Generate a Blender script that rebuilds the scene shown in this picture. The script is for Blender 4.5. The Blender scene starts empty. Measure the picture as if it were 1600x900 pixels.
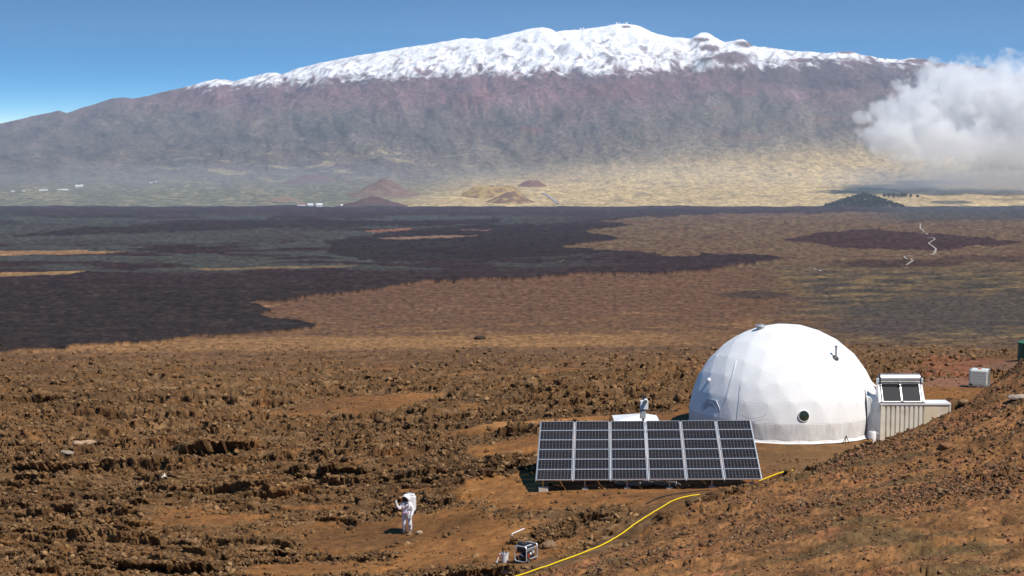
import bpy, bmesh, math, random
import numpy as np
from mathutils import Vector, Matrix, Euler

scene = bpy.context.scene
COL = scene.collection
R = math.radians

# ------------------------------------------------------------------ camera
F = 2500.0                       # focal length in photo pixels (photo is 1600 wide)
CAMZ = 17.0
PITCH = math.atan(240.0 / F)
cam_data = bpy.data.cameras.new("camera")
cam_data.sensor_width = 36.0
cam_data.lens = F / 1600.0 * 36.0
cam_data.clip_start = 0.3
cam_data.clip_end = 200000.0
cam = bpy.data.objects.new("camera", cam_data)
cam.location = (0, 0, CAMZ)
cam.rotation_euler = (math.pi / 2 - PITCH, 0, 0)
COL.objects.link(cam)
scene.camera = cam

# ------------------------------------------------------------------ light
SUN = Vector((0.42, -0.36, 0.83)).normalized()
SUN_EL = math.asin(SUN.z)
SUN_AZ = math.atan2(SUN.x, SUN.y)
world = bpy.data.worlds.new("World")
scene.world = world
world.use_nodes = True
wn = world.node_tree
wn.nodes.clear()
w_out = wn.nodes.new("ShaderNodeOutputWorld")
w_bg = wn.nodes.new("ShaderNodeBackground")
w_sky = wn.nodes.new("ShaderNodeTexSky")
w_sky.sky_type = 'NISHITA'
w_sky.sun_disc = False
w_sky.sun_elevation = SUN_EL
w_sky.sun_rotation = SUN_AZ
w_sky.altitude = 2500
w_sky.air_density = 1.0
w_sky.dust_density = 0.7
w_sky.ozone_density = 2.5
w_bg.inputs["Strength"].default_value = 0.145
# the clear mountain sky deepens quickly above the horizon
w_tc = wn.nodes.new("ShaderNodeTexCoord")
w_map = wn.nodes.new("ShaderNodeMapping")
w_map.vector_type = 'POINT'
w_map.inputs["Scale"].default_value = (1, 1, 5.0)
w_nrm = wn.nodes.new("ShaderNodeVectorMath")
w_nrm.operation = 'NORMALIZE'
w_hsv = wn.nodes.new("ShaderNodeHueSaturation")
w_hsv.inputs["Saturation"].default_value = 1.5
w_hsv.inputs["Hue"].default_value = 0.489
wn.links.new(w_tc.outputs["Generated"], w_map.inputs["Vector"])
wn.links.new(w_map.outputs["Vector"], w_nrm.inputs[0])
wn.links.new(w_nrm.outputs["Vector"], w_sky.inputs["Vector"])
wn.links.new(w_sky.outputs["Color"], w_hsv.inputs["Color"])
wn.links.new(w_hsv.outputs["Color"], w_bg.inputs["Color"])
wn.links.new(w_bg.outputs["Background"], w_out.inputs["Surface"])

sun_data = bpy.data.lights.new("sun", 'SUN')
sun_data.energy = 5.0
sun_data.angle = R(0.53)
sun_data.color = (1.0, 0.94, 0.86)
sun = bpy.data.objects.new("sun", sun_data)
sun.rotation_euler = SUN.to_track_quat('Z', 'Y').to_euler()
sun.location = (60, -60, 120)
COL.objects.link(sun)

vs = scene.view_settings
vs.view_transform = 'Standard'
vs.look = 'None'
vs.exposure = 0.12
vs.gamma = 1.0
cy = scene.cycles
cy.use_denoising = True
try:
    cy.denoising_prefilter = 'ACCURATE'
except Exception:
    pass
cy.max_bounces = 14
cy.volume_bounces = 14
cy.diffuse_bounces = 3
cy.transparent_max_bounces = 8
cy.volume_step_rate = 1.0
cy.volume_max_steps = 256

# ------------------------------------------------------------------ measuring
CT, ST = math.cos(PITCH), math.sin(PITCH)

def ray(px, py):
    """Slopes x/y and z/y of the sight line through a photo pixel."""
    a = (px - 800.0) / F
    b = (450.0 - py) / F
    yy = b * ST + CT
    return a / yy, (b * CT - ST) / yy

def P(px, py, d):
    """World point at horizontal distance d (metres) along that sight line."""
    sx, sz = ray(px, py)
    return Vector((sx * d, d, CAMZ + sz * d))

# ------------------------------------------------------------------ noise (numpy)
_rs = np.random.RandomState(7)
_PERM = _rs.permutation(4096).astype(np.int32)
_GA = (_rs.rand(4096) * 2 * np.pi).astype(np.float32)
_GX, _GY = np.cos(_GA), np.sin(_GA)
_JX, _JY, _JV = [_rs.rand(4096).astype(np.float32) for _ in range(3)]

def _h(i, j):
    return _PERM[(_PERM[i & 4095] + j) & 4095]

def perlin(x, y, seed=0):
    x = np.asarray(x, np.float64) + seed * 37.13
    y = np.asarray(y, np.float64) - seed * 91.71
    xi = np.floor(x).astype(np.int64); yi = np.floor(y).astype(np.int64)
    fx = (x - xi).astype(np.float32); fy = (y - yi).astype(np.float32)
    u = fx * fx * fx * (fx * (fx * 6 - 15) + 10)
    v = fy * fy * fy * (fy * (fy * 6 - 15) + 10)
    def g(di, dj):
        h = _h(xi + di, yi + dj)
        return _GX[h] * (fx - di) + _GY[h] * (fy - dj)
    a = g(0, 0); b = g(1, 0); c = g(0, 1); d = g(1, 1)
    return (a + (b - a) * u + ((c + (d - c) * u) - (a + (b - a) * u)) * v) * 1.5

def fbm(x, y, octs=4, seed=0, gain=0.5, lac=2.03):
    s = 0; amp = 1.0; tot = 0
    for o in range(octs):
        s = s + amp * perlin(x, y, seed + o * 3)
        tot += amp
        x = x * lac; y = y * lac; amp *= gain
    return s / tot

def ridged(x, y, octs=4, seed=0, gain=0.5):
    s = 0; amp = 1.0; tot = 0
    for o in range(octs):
        s = s + amp * (1 - np.abs(perlin(x, y, seed + o * 3)) * 1.6)
        tot += amp
        x = x * 2.07; y = y * 2.07; amp *= gain
    return s / tot

def cells(x, y, seed=0):
    """F1, F2-F1 and a per-cell random value."""
    x = np.asarray(x, np.float64) + seed * 11.3; y = np.asarray(y, np.float64) + seed * 5.7
    xi = np.floor(x).astype(np.int64); yi = np.floor(y).astype(np.int64)
    f1 = np.full(x.shape, 9.0, np.float32); f2 = f1.copy(); v = np.zeros(x.shape, np.float32)
    for di in (-1, 0, 1):
        for dj in (-1, 0, 1):
            h = _h(xi + di, yi + dj)
            dx = (xi + di + _JX[h] - x).astype(np.float32); dy = (yi + dj + _JY[h] - y).astype(np.float32)
            dd = np.sqrt(dx * dx + dy * dy)
            near = dd < f1
            f2 = np.where(near, f1, np.minimum(f2, dd))
            v = np.where(near, _JV[h], v)
            f1 = np.where(near, dd, f1)
    return f1, f2 - f1, v

def sstep(a, b, x):
    t = np.clip((x - a) / (b - a), 0, 1)
    return t * t * (3 - 2 * t)

def inside(poly, x, y):
    """Points in a polygon (even-odd)."""
    x = np.asarray(x); y = np.asarray(y)
    r = np.zeros(x.shape, bool)
    n = len(poly)
    for i in range(n):
        x1, y1 = poly[i]; x2, y2 = poly[(i + 1) % n]
        if y1 == y2:
            continue
        c = ((y1 > y) != (y2 > y)) & (x < (x2 - x1) * (y - y1) / (y2 - y1) + x1)
        r ^= c
    return r

# ------------------------------------------------------------------ the lie of the land
# how far the sloping ground reaches down with distance: (photo row, metres)
_prof = [(700, 87), (650, 104), (600, 127), (550, 172), (500, 262), (450, 430), (400, 950), (375, 1750), (350, 3600), (335, 6500), (322, 11500)]
_pd = np.log([d for _, d in _prof])
_pt = np.array([ray(800, r)[1] for r, _ in _prof])

def _pchip(xs, ys):
    xs = np.asarray(xs, float); ys = np.asarray(ys, float)
    h = np.diff(xs); s = np.diff(ys) / h
    m = np.zeros_like(ys)
    m[1:-1] = np.where(s[:-1] * s[1:] > 0, 2 * s[:-1] * s[1:] / (s[:-1] + s[1:] + 1e-12), 0)
    m[0] = s[0]; m[-1] = s[-1]
    def f(x):
        x = np.clip(x, xs[0], xs[-1])
        i = np.clip(np.searchsorted(xs, x) - 1, 0, len(h) - 1)
        t = (x - xs[i]) / h[i]
        return ((2*t**3 - 3*t**2 + 1) * ys[i] + (t**3 - 2*t**2 + t) * h[i] * m[i] + (-2*t**3 + 3*t**2) * ys[i+1] + (t**3 - t**2) * h[i] * m[i+1])
    return f
_tprof = _pchip(_pd, _pt)

def z_far(y):
    y = np.maximum(y, 60.0)
    return CAMZ + _tprof(np.log(y)) * y

_ctrl = []
for px, py, d in [
    (-300, 900, 63), (0, 900, 62), (300, 900, 62), (600, 900, 61.5), (0, 800, 78), (0, 700, 98), (0, 620, 122), (0, 560, 158),
    (-300, 700, 98), (400, 800, 77), (400, 700, 96), (400, 620, 121), (400, 560, 157), (638, 836, 72), (720, 800, 72.5), (760, 720, 87),
    (848, 771, 74.4), (1020, 764, 74.5), (1190, 757, 74.6), (800, 690, 91), (940, 640, 101), (1040, 600, 113), (1200, 560, 138), (1300, 522, 168),
    (1485, 648, 76), (1425, 675, 74.5), (1380, 694, 73), (1300, 721, 71), (1240, 742, 70), (1150, 768, 69), (1030, 800, 67), (950, 845, 64), (840, 880, 61.5),
    (1560, 603, 80), (1600, 580, 84), (1700, 545, 88), (1530, 606, 101), (1460, 603, 101), (1550, 577, 116), (1595, 564, 130), (1700, 556, 130),
    (1600, 900, 42), (1600, 800, 52), (1600, 700, 64), (1300, 900, 46), (1300, 800, 57), (1050, 900, 52), (900, 900, 57), (1800, 700, 60), (1900, 900, 42)]:
    v = P(px, py, d); _ctrl.append((v.x, v.y, v.z))
for x, y in [(16, 86), (16, 88.5), (10, 92), (22.3, 92), (16, 99.5), (23, 98), (13, 87.5), (20, 87.2)]:
    _ctrl.append((x, y, 0.0))
_ctrl += [(19, 80.5, 0.15), (24, 82, 0.3), (24.5, 90, 0.0), (15, 81.5, 0.08), (8, 82, 0.0), (2, 82, 0.0)]
_ctrl += [(0, 30, 5.0), (12, 25, 9.0), (-15, 35, 3.4), (0, 10, 11.5), (0, 0, 15.3), (-25, 0, 12), (25, 0, 16.2), (-25, 30, 4), (25, 30, 8)]
for x in (-90, -45, -15, 15, 45, 90):
    for y in (175, 230):
        _ctrl.append((x, y, float(z_far(y))))
_ctrl = np.array(_ctrl)

def _tps(cp, lam=0.002):
    S = 40.0
    X = cp[:, :2] / S; n = len(cp)
    def U(r2): return 0.5 * r2 * np.log(r2 + 1e-9)
    D2 = ((X[:, None] - X[None]) ** 2).sum(-1)
    A = np.zeros((n + 3, n + 3)); A[:n, :n] = U(D2) + lam * np.eye(n)
    A[:n, n] = 1; A[:n, n+1:] = X; A[n, :n] = 1; A[n+1:, :n] = X.T
    b = np.zeros(n + 3); b[:n] = cp[:, 2]
    w = np.linalg.solve(A, b)
    def f(x, y):
        x = x / S; y = y / S
        s = w[n] + w[n+1] * x + w[n+2] * y
        for i in range(n):
            s = s + w[i] * U((x - X[i, 0]) ** 2 + (y - X[i, 1]) ** 2)
        return s
    return f
_near = _tps(_ctrl)

def base_z(x, y):
    x = np.asarray(x, float); y = np.asarray(y, float)
    far = z_far(y) + sstep(150, 900, y) * fbm(x / 400, y / 600, 3, 50) * np.clip(y / 700, 0, 9)
    w = sstep(125, 200, y)
    xc = np.clip(x, -70, 70)
    near = np.where(y < 205, _near(xc, np.minimum(y, 205)), 0)
    return near * (1 - w) + far * w

# smooth ground: (centre x, centre y, radius x, radius y)
def _pt(px, py, d): v = P(px, py, d); return v.x, v.y
_smooth = [(*_pt(620, 838, 71.5), 4.2, 3.0), (*_pt(760, 850, 66), 4.5, 4.5), (*_pt(1020, 760, 75), 8.2, 4.5), (16, 92, 8.5, 8.5), (*_pt(820, 690, 90), 3.2, 2.0),
           (*_pt(860, 658, 97), 6.5, 1.8), (*_pt(500, 872, 64.5), 3.5, 1.8), (*_pt(790, 770, 77), 2.5, 3.5), (22, 88, 5, 5), (*_pt(1500, 600, 101), 6, 5), (*_pt(1560, 575, 116), 7, 7), (*_pt(1600, 564, 128), 7, 6),
           (*_pt(400, 815, 76), 2.4, 0.9), (*_pt(1250, 720, 80), 6, 4)]
_rough_extra = [(*_pt(900, 815, 68.3), 1.9, 1.5), (*_pt(850, 835, 66.3), 1.4, 1.1), (*_pt(780, 728, 84), 3.0, 1.5), (*_pt(700, 745, 80.5), 5, 1.2), (*_pt(560, 800, 76), 4.2, 1.1), (*_pt(470, 760, 80), 6, 1.5)]

def masks(x, y):
    """rough (lava crust), hill (cinder slope)."""
    wob = fbm(x / 3.0, y / 4.0, 3, 71) * 0.7
    band = fbm(x / 26.0, y / 9.0, 4, 61) + 0.35 * fbm(x / 4.5, y / 2.2, 3, 62)
    rough = sstep(-0.34, 0.12, band + 0.25)
    for cx, cyy, rx, ry in _smooth:
        q = ((x - cx) / rx) ** 2 + ((y - cyy) / ry) ** 2 + wob * 0.8
        rough = rough * sstep(0.6, 1.5, q)
    # the hill on the right: everything in front of the ridge line
    hx = (x - (-1.0 + (y - 60) * 0.95))
    ridge_y = np.interp(x, [-10, 0.5, 4, 8, 13, 17, 21, 26, 40], [40, 58, 63, 68, 71, 73.5, 77, 84, 92])
    hill = sstep(0.5, -2.0, y - ridge_y + wob * 1.2)
    rough = rough * (1 - hill)
    for cx, cyy, rx, ry in _rough_extra:
        q = ((x - cx) / rx) ** 2 + ((y - cyy) / ry) ** 2 + wob * 0.8
        rough = np.maximum(rough, sstep(1.3, 0.6, q))
    return rough, hill

# named hollows and lava lips of the left field: (px, py, d, half width m, depth m)
_lips = [(330, 700, 96, 3.6, 0.75), (300, 622, 121, 2.6, 0.7), (80, 725, 91, 3.2, 0.6), (480, 715, 93, 2.2, 0.6), (60, 620, 121, 3.0, 0.6), (170, 645, 112, 2.8, -0.8),
         (560, 745, 86, 2.4, 0.5), (230, 790, 79, 2.0, 0.5), (980, 585, 118, 3.0, -0.7), (640, 800, 76, 2.5, 0.5), (40, 830, 72.5, 2.0, 0.4), (330, 668, 103, 3.5, -0.5),
         (1490, 540, 150, 5.0, 0.9), (420, 850, 69.5, 2.2, 0.45), (250, 880, 65, 2.5, 0.45)]

def relief(x, y):
    """Returns extra height, forward lean, rough mask, hill mask, crack mask (cuts the cracks and paints their shade)."""
    rough, hill = masks(x, y)
    near = y < 420
    wx = x + 0.5 * fbm(x / 1.3, y / 1.3, 2, 80); wy = y + 0.5 * fbm(x / 1.3, y / 1.3, 2, 85)
    big = fbm(wx / 6.5, wy / 5.0, 3, 90)
    rid = ridged(wx / 6.0, wy / 1.7, 4, 95, 0.52)
    fine = fbm(x / 0.42, y / 0.42, 3, 99, 0.6)
    f1, crack, val = cells(wx / 2.1 + 0.3 * big, wy / 1.05, 3)
    f1b, crackb, valb = cells(x / 0.62, y / 0.42, 5)
    crackm = sstep(0.20, 0.0, crack) * sstep(-0.25, 0.25, fbm(x / 5, y / 4, 2, 120))
    fade = 1 - sstep(90, 225, y)
    fs = sstep(165, 80, y)
    h = rough * (0.40 * big + 0.42 * (rid - 0.55) + 0.22 * (val - 0.5) + fs * (0.13 * (valb - 0.5) + 0.07 * fine - 0.10 * sstep(0.15, 0, crackb)) - 0.36 * crackm)
    # steps: crusts that break off towards the camera
    stepn = fbm(wx / 7.0, wy / 3.2, 3, 130)
    h = h + rough * 0.34 * (sstep(0.02, 0.05, stepn) + sstep(0.28, 0.32, stepn) - 0.7)
    soft = (1 - rough)
    h = h + soft * (0.10 * fbm(x / 2.2, y / 2.2, 3, 140) + 0.035 * fine)
    hillb = fbm(x / 5.0 + y / 30.0, y / 2.6, 3, 145)
    h = h + hill * (0.34 * hillb + 0.16 * sstep(0.0, 0.5, hillb) * (valb - 0.4) * 2 + 0.10 * fine + 0.20 * (rid - 0.5))
    h = h * fade
    # farther away only the broad swells of the flows remain
    farw = sstep(220, 600, y) * (1 - sstep(3500, 9000, y))
    h = h + farw * (ridged(x / 26, y / 60, 3, 150) - 0.5) * np.clip(y / 1300, 0, 3)
    h = h + farw * fbm(x / 14, y / 14, 2, 152) * np.clip(y / 2200, 0, 1.0)
    jut = 0
    for px, py, d, rw, dep in _lips:
        v = P(px, py, d)
        dx = (x - v.x) / rw; dy = (y - v.y + 0.35 * fbm(x / 1.5, y / 1.5, 2, 160) * 1.6) / (rw * 0.45)
        g = np.exp(-np.clip(dx * dx, 0, 30))
        if dep > 0:      # a hollow under a crust that juts towards the valley side
            h = h + 0.8 * g * dep * (np.where(dy < 0.2, -1.15 * np.exp(-np.clip((dy - 0.1) ** 2 * 2.2, 0, 30)), 0) + np.where(dy >= 0.2, 0.55 * np.exp(-np.clip((dy - 0.2) ** 2 * 0.9, 0, 30)), 0))
            jut = jut + g * dep * np.where(dy >= 0.2, 1.05 * np.exp(-np.clip((dy - 0.2) ** 2 * 2.5, 0, 30)), 0)
        else:
            h = h - g * dep * np.exp(-np.clip(dy * dy, 0, 30))
    lean = (rough * np.clip(h, -0.5, 0.8) * 1.1 * (1 - sstep(130, 230, y)) + jut)
    return h, lean, rough, hill, crackm

def flat_w(x, y):
    """Where people levelled the ground: dome pad, container, array strip, water tank spots."""
    w = sstep(9.0, 6.6, np.hypot(x - 16, y - 92.6))
    for cx, cyy, r in _flat_spots:
        w = np.maximum(w, sstep(r * 1.8, r, np.hypot(x - cx, y - cyy)))
    for line in (_hose, _hose2, _cable):       # trodden strips where the hoses lie, open towards the valley
        ps = [P(*q) for q in line]
        dm = np.full(np.shape(x), 9.0)
        for a, b in zip(ps[:-1], ps[1:]):
            ex, ey = b.x - a.x, b.y - a.y
            t = np.clip(((x - a.x) * ex + (y - a.y) * ey) / (ex * ex + ey * ey), 0, 1)
            ox, oy = x - a.x - t * ex, y - a.y - t * ey
            dm = np.minimum(dm, np.hypot(ox, np.where(oy < 0, oy * 0.45, oy)))
        w = np.maximum(w, 0.93 * sstep(0.9, 0.35, dm))
    return w
_hose = [(790, 905, 58.4), (826, 890, 59.6), (880, 870, 61.2), (925, 854, 62.6), (972, 832, 64.5), (1000, 814, 66.0), (1030, 796, 67.8), (1052, 784, 69.2), (1075, 778, 70.0), (1095, 775, 70.4)]
_hose2 = [(1186, 748, 75.6), (1202, 742, 76.6), (1218, 735, 77.6), (1240, 730, 78.2)]
_cable = [(1010, 789, 69.5), (1030, 779, 71), (1060, 773, 72), (1090, 770, 72.3), (1112, 769, 72.4)]
_flat_spots = [(*_pt(640, 836, 72), 0.9), (*_pt(822, 879, 62.2), 0.9), (*_pt(788, 876, 62.6), 0.5), (22.6, 89.3, 2.6), (*_pt(1530, 604, 101), 1.2), (*_pt(1604, 563, 130), 2.4)]

def photo_pos(x, y, bz):
    sxr = np.where(y > 1, x / np.maximum(y, 1), 0)
    szr = (bz - CAMZ) / np.maximum(y, 20)
    bb = (szr * CT + ST) / (CT - szr * ST)
    return 800 + sxr * (bb * ST + CT) * F, 450 - bb * F

_flow = [(-900, 575), (-300, 562), (0, 552), (100, 545), (250, 535), (310, 528), (400, 523), (455, 519), (490, 512), (478, 503), (430, 500), (426, 488), (395, 476), (455, 470), (540, 461),
         (556, 456), (620, 446), (740, 438), (830, 437), (900, 428), (1000, 430), (1100, 425), (1180, 412), (1234, 407), (1205, 402), (1100, 400), (1080, 405), (1036, 404), (1022, 398), (950, 394),
         (868, 389), (962, 378), (970, 370), (912, 362), (992, 352), (930, 346), (1005, 338), (1180, 334), (1400, 331), (2600, 345), (2600, 318), (-900, 300)]
def flow_jitter(px, py):
    return (px + 13 * fbm(px / 22, py / 5, 4, 250) + 30 * fbm(px / 90, py / 14, 2, 252) + 5 * fbm(px / 5, py / 2.0, 2, 254),
            py + 2.2 * fbm(px / 14, py / 4, 4, 255) + 3.5 * fbm(px / 60, py / 9, 2, 257))

def ground(x, y):
    h, lean, rough, hill, crack = relief(x, y)
    w = flat_w(x, y)
    bz = base_z(x, y)
    if np.size(x) > 50 or np.max(y) > 140:      # the younger flows stand proud of the land round them
        jx, jy = flow_jitter(*photo_pos(x, y, bz))
        h = h + inside(_flow, jx, jy) * 0.32 * np.clip(y / 172, 0.8, 5) * sstep(120, 150, y) * (1 - sstep(2500, 6000, y))
    h = h + sstep(6500, 10500, y) * fbm(x / 420, y / 900, 3, 156) * 16
    return bz + h * (1 - w), lean * (1 - w), rough, hill, crack

def gz(x, y):
    a, *_ = ground(np.array([float(x)]), np.array([float(y)]))
    return float(a[0])

# ------------------------------------------------------------------ mesh and material helpers
def mesh_from_arrays(name, V, Q):
    me = bpy.data.meshes.new(name)
    nv, nq, k = len(V), len(Q), Q.shape[1]
    me.vertices.add(nv); me.vertices.foreach_set("co", np.ascontiguousarray(V, np.float32).ravel())
    me.loops.add(nq * k); me.loops.foreach_set("vertex_index", np.ascontiguousarray(Q, np.int32).ravel())
    me.polygons.add(nq); me.polygons.foreach_set("loop_start", np.arange(0, nq * k, k, dtype=np.int32))
    me.update(calc_edges=True)
    return me

def set_color(me, name, C):
    a = me.attributes.new(name, 'FLOAT_COLOR', 'POINT')
    c = np.ones((len(me.vertices), 4), np.float32); c[:, :3] = C
    a.data.foreach_set("color", c.ravel())

def grid_quads(nr, nc):
    i = np.arange(nr * nc).reshape(nr, nc)
    return np.stack([i[:-1, :-1], i[:-1, 1:], i[1:, 1:], i[1:, :-1]], -1).reshape(-1, 4)

def link(name, me, mat=None, parent=None, **props):
    o = bpy.data.objects.new(name, me)
    COL.objects.link(o)
    if mat is not None:
        me.materials.append(mat)
    if parent is not None:
        o.parent = parent
    for k, v in props.items():
        o[k] = v
    return o

class NT:
    """Small helper to wire a material."""
    def __init__(self, name):
        self.m = bpy.data.materials.new(name); self.m.use_nodes = True
        self.t = self.m.node_tree; self.t.nodes.clear()
        self.out = self.t.nodes.new("ShaderNodeOutputMaterial")
    def n(self, typ, **kw):
        nd = self.t.nodes.new(typ)
        for k, v in kw.items():
            if k in nd.inputs: nd.inputs[k].default_value = v
            else: setattr(nd, k, v)
        return nd
    def l(self, a, b): self.t.links.new(a, b)

def ground_material(name, scales, bump, roughness=0.95, var=0.35, bump_dist=0.05):
    k = NT(name)
    bs = k.n("ShaderNodeBsdfPrincipled"); bs.inputs["Roughness"].default_value = roughness
    bs.inputs["Specular IOR Level"].default_value = 0.12
    at = k.n("ShaderNodeAttribute", attribute_name="albedo")
    tc = k.n("ShaderNodeTexCoord")
    acc = None; hacc = None
    for s, w in scales:
        nz = k.n("ShaderNodeTexNoise"); nz.inputs["Scale"].default_value = s; nz.inputs["Detail"].default_value = 5; nz.inputs["Roughness"].default_value = 0.65
        k.l(tc.outputs["Object"], nz.inputs["Vector"])
        mr = k.n("ShaderNodeMapRange"); mr.inputs[1].default_value = 0.3; mr.inputs[2].default_value = 0.7
        mr.inputs[3].default_value = 1 - var * w; mr.inputs[4].default_value = 1 + var * w
        k.l(nz.outputs["Fac"], mr.inputs[0])
        if acc is None: acc = mr.outputs[0]; hacc = nz.outputs["Fac"]
        else:
            mm = k.n("ShaderNodeMath", operation='MULTIPLY'); k.l(acc, mm.inputs[0]); k.l(mr.outputs[0], mm.inputs[1]); acc = mm.outputs[0]
    mix = k.n("ShaderNodeVectorMath", operation='SCALE')
    k.l(at.outputs["Color"], mix.inputs[0]); k.l(acc, mix.inputs["Scale"])
    k.l(mix.outputs[0], bs.inputs["Base Color"])
    if bump:
        b = k.n("ShaderNodeBump"); b.inputs["Strength"].default_value = bump; b.inputs["Distance"].default_value = bump_dist
        k.l(hacc, b.inputs["Height"]); k.l(b.outputs[0], bs.inputs["Normal"])
    k.l(bs.outputs[0], k.out.inputs["Surface"])
    return k.m

# ------------------------------------------------------------------ the ground sheet
def srgb(r, g, b):
    c = np.array([r, g, b], float) / 255.0
    return np.where(c <= 0.04045, c / 12.92, ((c + 0.055) / 1.055) ** 2.4)

def mixc(A, B, w):
    return A + (np.asarray(B) - A) * np.asarray(w)[..., None]

ds = []
d = -12.0
while d < 34: ds.append(d); d += 1.0
while d < 62: ds.append(d); d += 0.12
while d < 88: ds.append(d); d += 0.095
dd = np.array(np.exp(np.linspace(math.log(88), math.log(11500), 6000)))
tt = -_tprof(np.log(dd))
n_far = int((tt[0] - tt[-1]) * F / 0.8)
ds = np.array(ds + list(np.interp(np.linspace(tt[0], tt[-1], n_far), tt[::-1], dd[::-1]))) if False else np.array(ds + list(np.interp(-np.linspace(tt[0], tt[-1], n_far), -tt, dd)))
ds = np.concatenate([ds, np.array([11900, 12400, 13200, 14500, 17000, 21000])])
us = np.concatenate([np.linspace(-1900, -120, 90)[:-1], np.linspace(-120, 1720, 960), np.linspace(1720, 3500, 90)[1:]])
us = (us - 800) / F / 0.988
Yg = np.repeat(ds[:, None], len(us), 1)
Xg = us[None, :] * np.maximum(Yg, 0) + us[None, :] * 30 * sstep(40, 0, Yg)
Xf, Yf = Xg.ravel(), Yg.ravel()
Zf, lean, rough, hill, crack = ground(Xf, Yf)
bz = base_z(Xf, Yf)
Zf = np.where(Yf > 11600, Zf - (Yf - 11600) * 0.01 , Zf)
# crusts lean out over their hollows
rel = Zf - bz
spacing = np.interp(Yf, [30, 88, 200, 420], [0.1, 0.12, 0.5, 1.5])
Yv = Yf - lean
V = np.stack([Xf, Yv, Zf], -1)

# colours of soil, crust and flows
def ground_colors():
    x, y = Xf, Yf
    px, py = photo_pos(x, y, base_z(x, y))
    n1 = fbm(x / 2.5, y / 2.5, 4, 200); n2 = fbm(x / 14, y / 9, 4, 205); n3 = fbm(x / 0.8, y / 0.8, 3, 210) * sstep(300, 120, y)
    soil = np.array([0.225, 0.098, 0.031]); soil_d = np.array([0.115, 0.057, 0.023]); ochre = np.array([0.28, 0.138, 0.045])
    C = np.empty((len(x), 3)); C[:] = soil
    C = mixc(C, soil_d, sstep(-0.15, 0.45, n2 + 0.4 * n1) * 0.75)
    C = mixc(C, ochre, sstep(0.05, 0.5, -n2 + 0.5 * n1) * 0.5)
    rock = np.array([0.130, 0.070, 0.030]); rock_l = np.array([0.215, 0.125, 0.058]); rock_d = np.array([0.066, 0.038, 0.020])
    K = np.empty_like(C); K[:] = rock
    K = mixc(K, rock_l, sstep(0.0, 0.5, n1 + 0.5 * n3) * 0.8)
    K = mixc(K, rock_d, sstep(0.05, 0.55, -n2 + 0.6 * n3) * 0.8)
    K = mixc(K, rock_d * 0.8, crack * 0.6)  # shade in the cracks put into the crust colour
    K = mixc(K, soil, sstep(0.1, 0.6, -n1 + 0.3 * n2) * 0.55)
    nf = sstep(220, 110, y)
    C = C * np.clip(1 + (0.35 * n3 + 0.3 * fbm(x / 0.35, y / 0.35, 2, 213)) * nf, 0.5, 1.6)[:, None]
    K = K * np.clip(1 + (0.6 * n3 + 0.5 * fbm(x / 0.28, y / 0.28, 2, 212)) * nf, 0.35, 1.8)[:, None]
    C = mixc(C, K, sstep(0.15, 0.6, rough + 0.25 * n3))
    # cinder hill on the right
    n4 = fbm(x / 3.5 + y / 12, y / 1.6, 4, 215)
    Hc = np.empty_like(C); Hc[:] = [0.235, 0.112, 0.042]
    Hc = mixc(Hc, [0.085, 0.046, 0.022], sstep(-0.05, 0.4, n4) * 0.7)
    Hc = mixc(Hc, [0.245, 0.098, 0.046], sstep(0.1, 0.5, -n4 + 0.4 * n1) * 0.7)
    Hc = mixc(Hc, [0.105, 0.070, 0.030], sstep(0.08, 0.4, fbm(x / 6 + y / 20, y / 2.4, 3, 222)) * 0.8)
    Hc = Hc * np.clip(1 + 0.55 * n3 + 0.4 * fbm(x / 0.3, y / 0.3, 2, 224), 0.4, 1.7)[:, None]
    C = mixc(C, Hc, hill)
    # red cinder patch of the cut bank beside the road, and the trodden road
    def blob(qx, qy, rx, ry, s=220, a=0.9):
        q = ((px - qx) / rx) ** 2 + ((py - qy) / ry) ** 2 + 0.9 * fbm(px / 18, py / 5, 3, s)
        return sstep(1.2, 0.5, q) * a
    C = mixc(C, [0.25, 0.085, 0.045], blob(1500, 566, 75, 13, 220, 0.75))
    C = mixc(C, [0.24, 0.095, 0.05], blob(1480, 584, 100, 6, 220, 0.75))
    C = mixc(C, [0.22, 0.105, 0.066], blob(1480, 597, 90, 8, 225, 0.8) * (1 - hill))
    C = mixc(C, [0.21, 0.11, 0.07], blob(1570, 575, 40, 9, 226, 0.8) * (1 - hill))
    C = mixc(C, [0.36, 0.165, 0.055], blob(860, 662, 120, 9, 227, 0.75) * (1 - rough))
    C = mixc(C, [0.135, 0.078, 0.036], blob(1290, 715, 160, 26, 228, 0.75) * (1 - hill))
    # ---- farther slope
    s1 = fbm(px / 60, py / 5.5, 4, 230); s2 = fbm(px / 14, py / 2.2, 3, 236); s3 = fbm(px / 160, py / 10, 4, 240)
    midz = np.empty_like(C); midz[:] = [0.150, 0.080, 0.039]
    midz = mixc(midz, [0.085, 0.047, 0.029], sstep(-0.1, 0.4, s1 + 0.5 * s2) * 0.8)
    midz = mixc(midz, [0.24, 0.122, 0.050], sstep(0.12, 0.5, s3 - 0.4 * s1) * 0.55)
    w = sstep(590, 535, py + 14 * s3)
    C = mixc(C, midz, w)
    C = mixc(C, [0.31, 0.162, 0.062], sstep(1.2, 0.2, ((py - 535 - (600 - px) * 0.012) / 12) ** 2 + 0.5 * s1) * sstep(1250, 900, px) * sstep(0, 60, px) * 0.55)
    C = mixc(C, [0.120, 0.063, 0.038], sstep(515, 480, py + 12 * s3) * 0.7)
    # olive old ground to the right
    ol = np.empty_like(C); ol[:] = [0.112, 0.078, 0.044]
    ol = mixc(ol, [0.046, 0.038, 0.031], sstep(-0.08, 0.25, s1 + 0.25 * s2) * 0.9)
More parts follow.
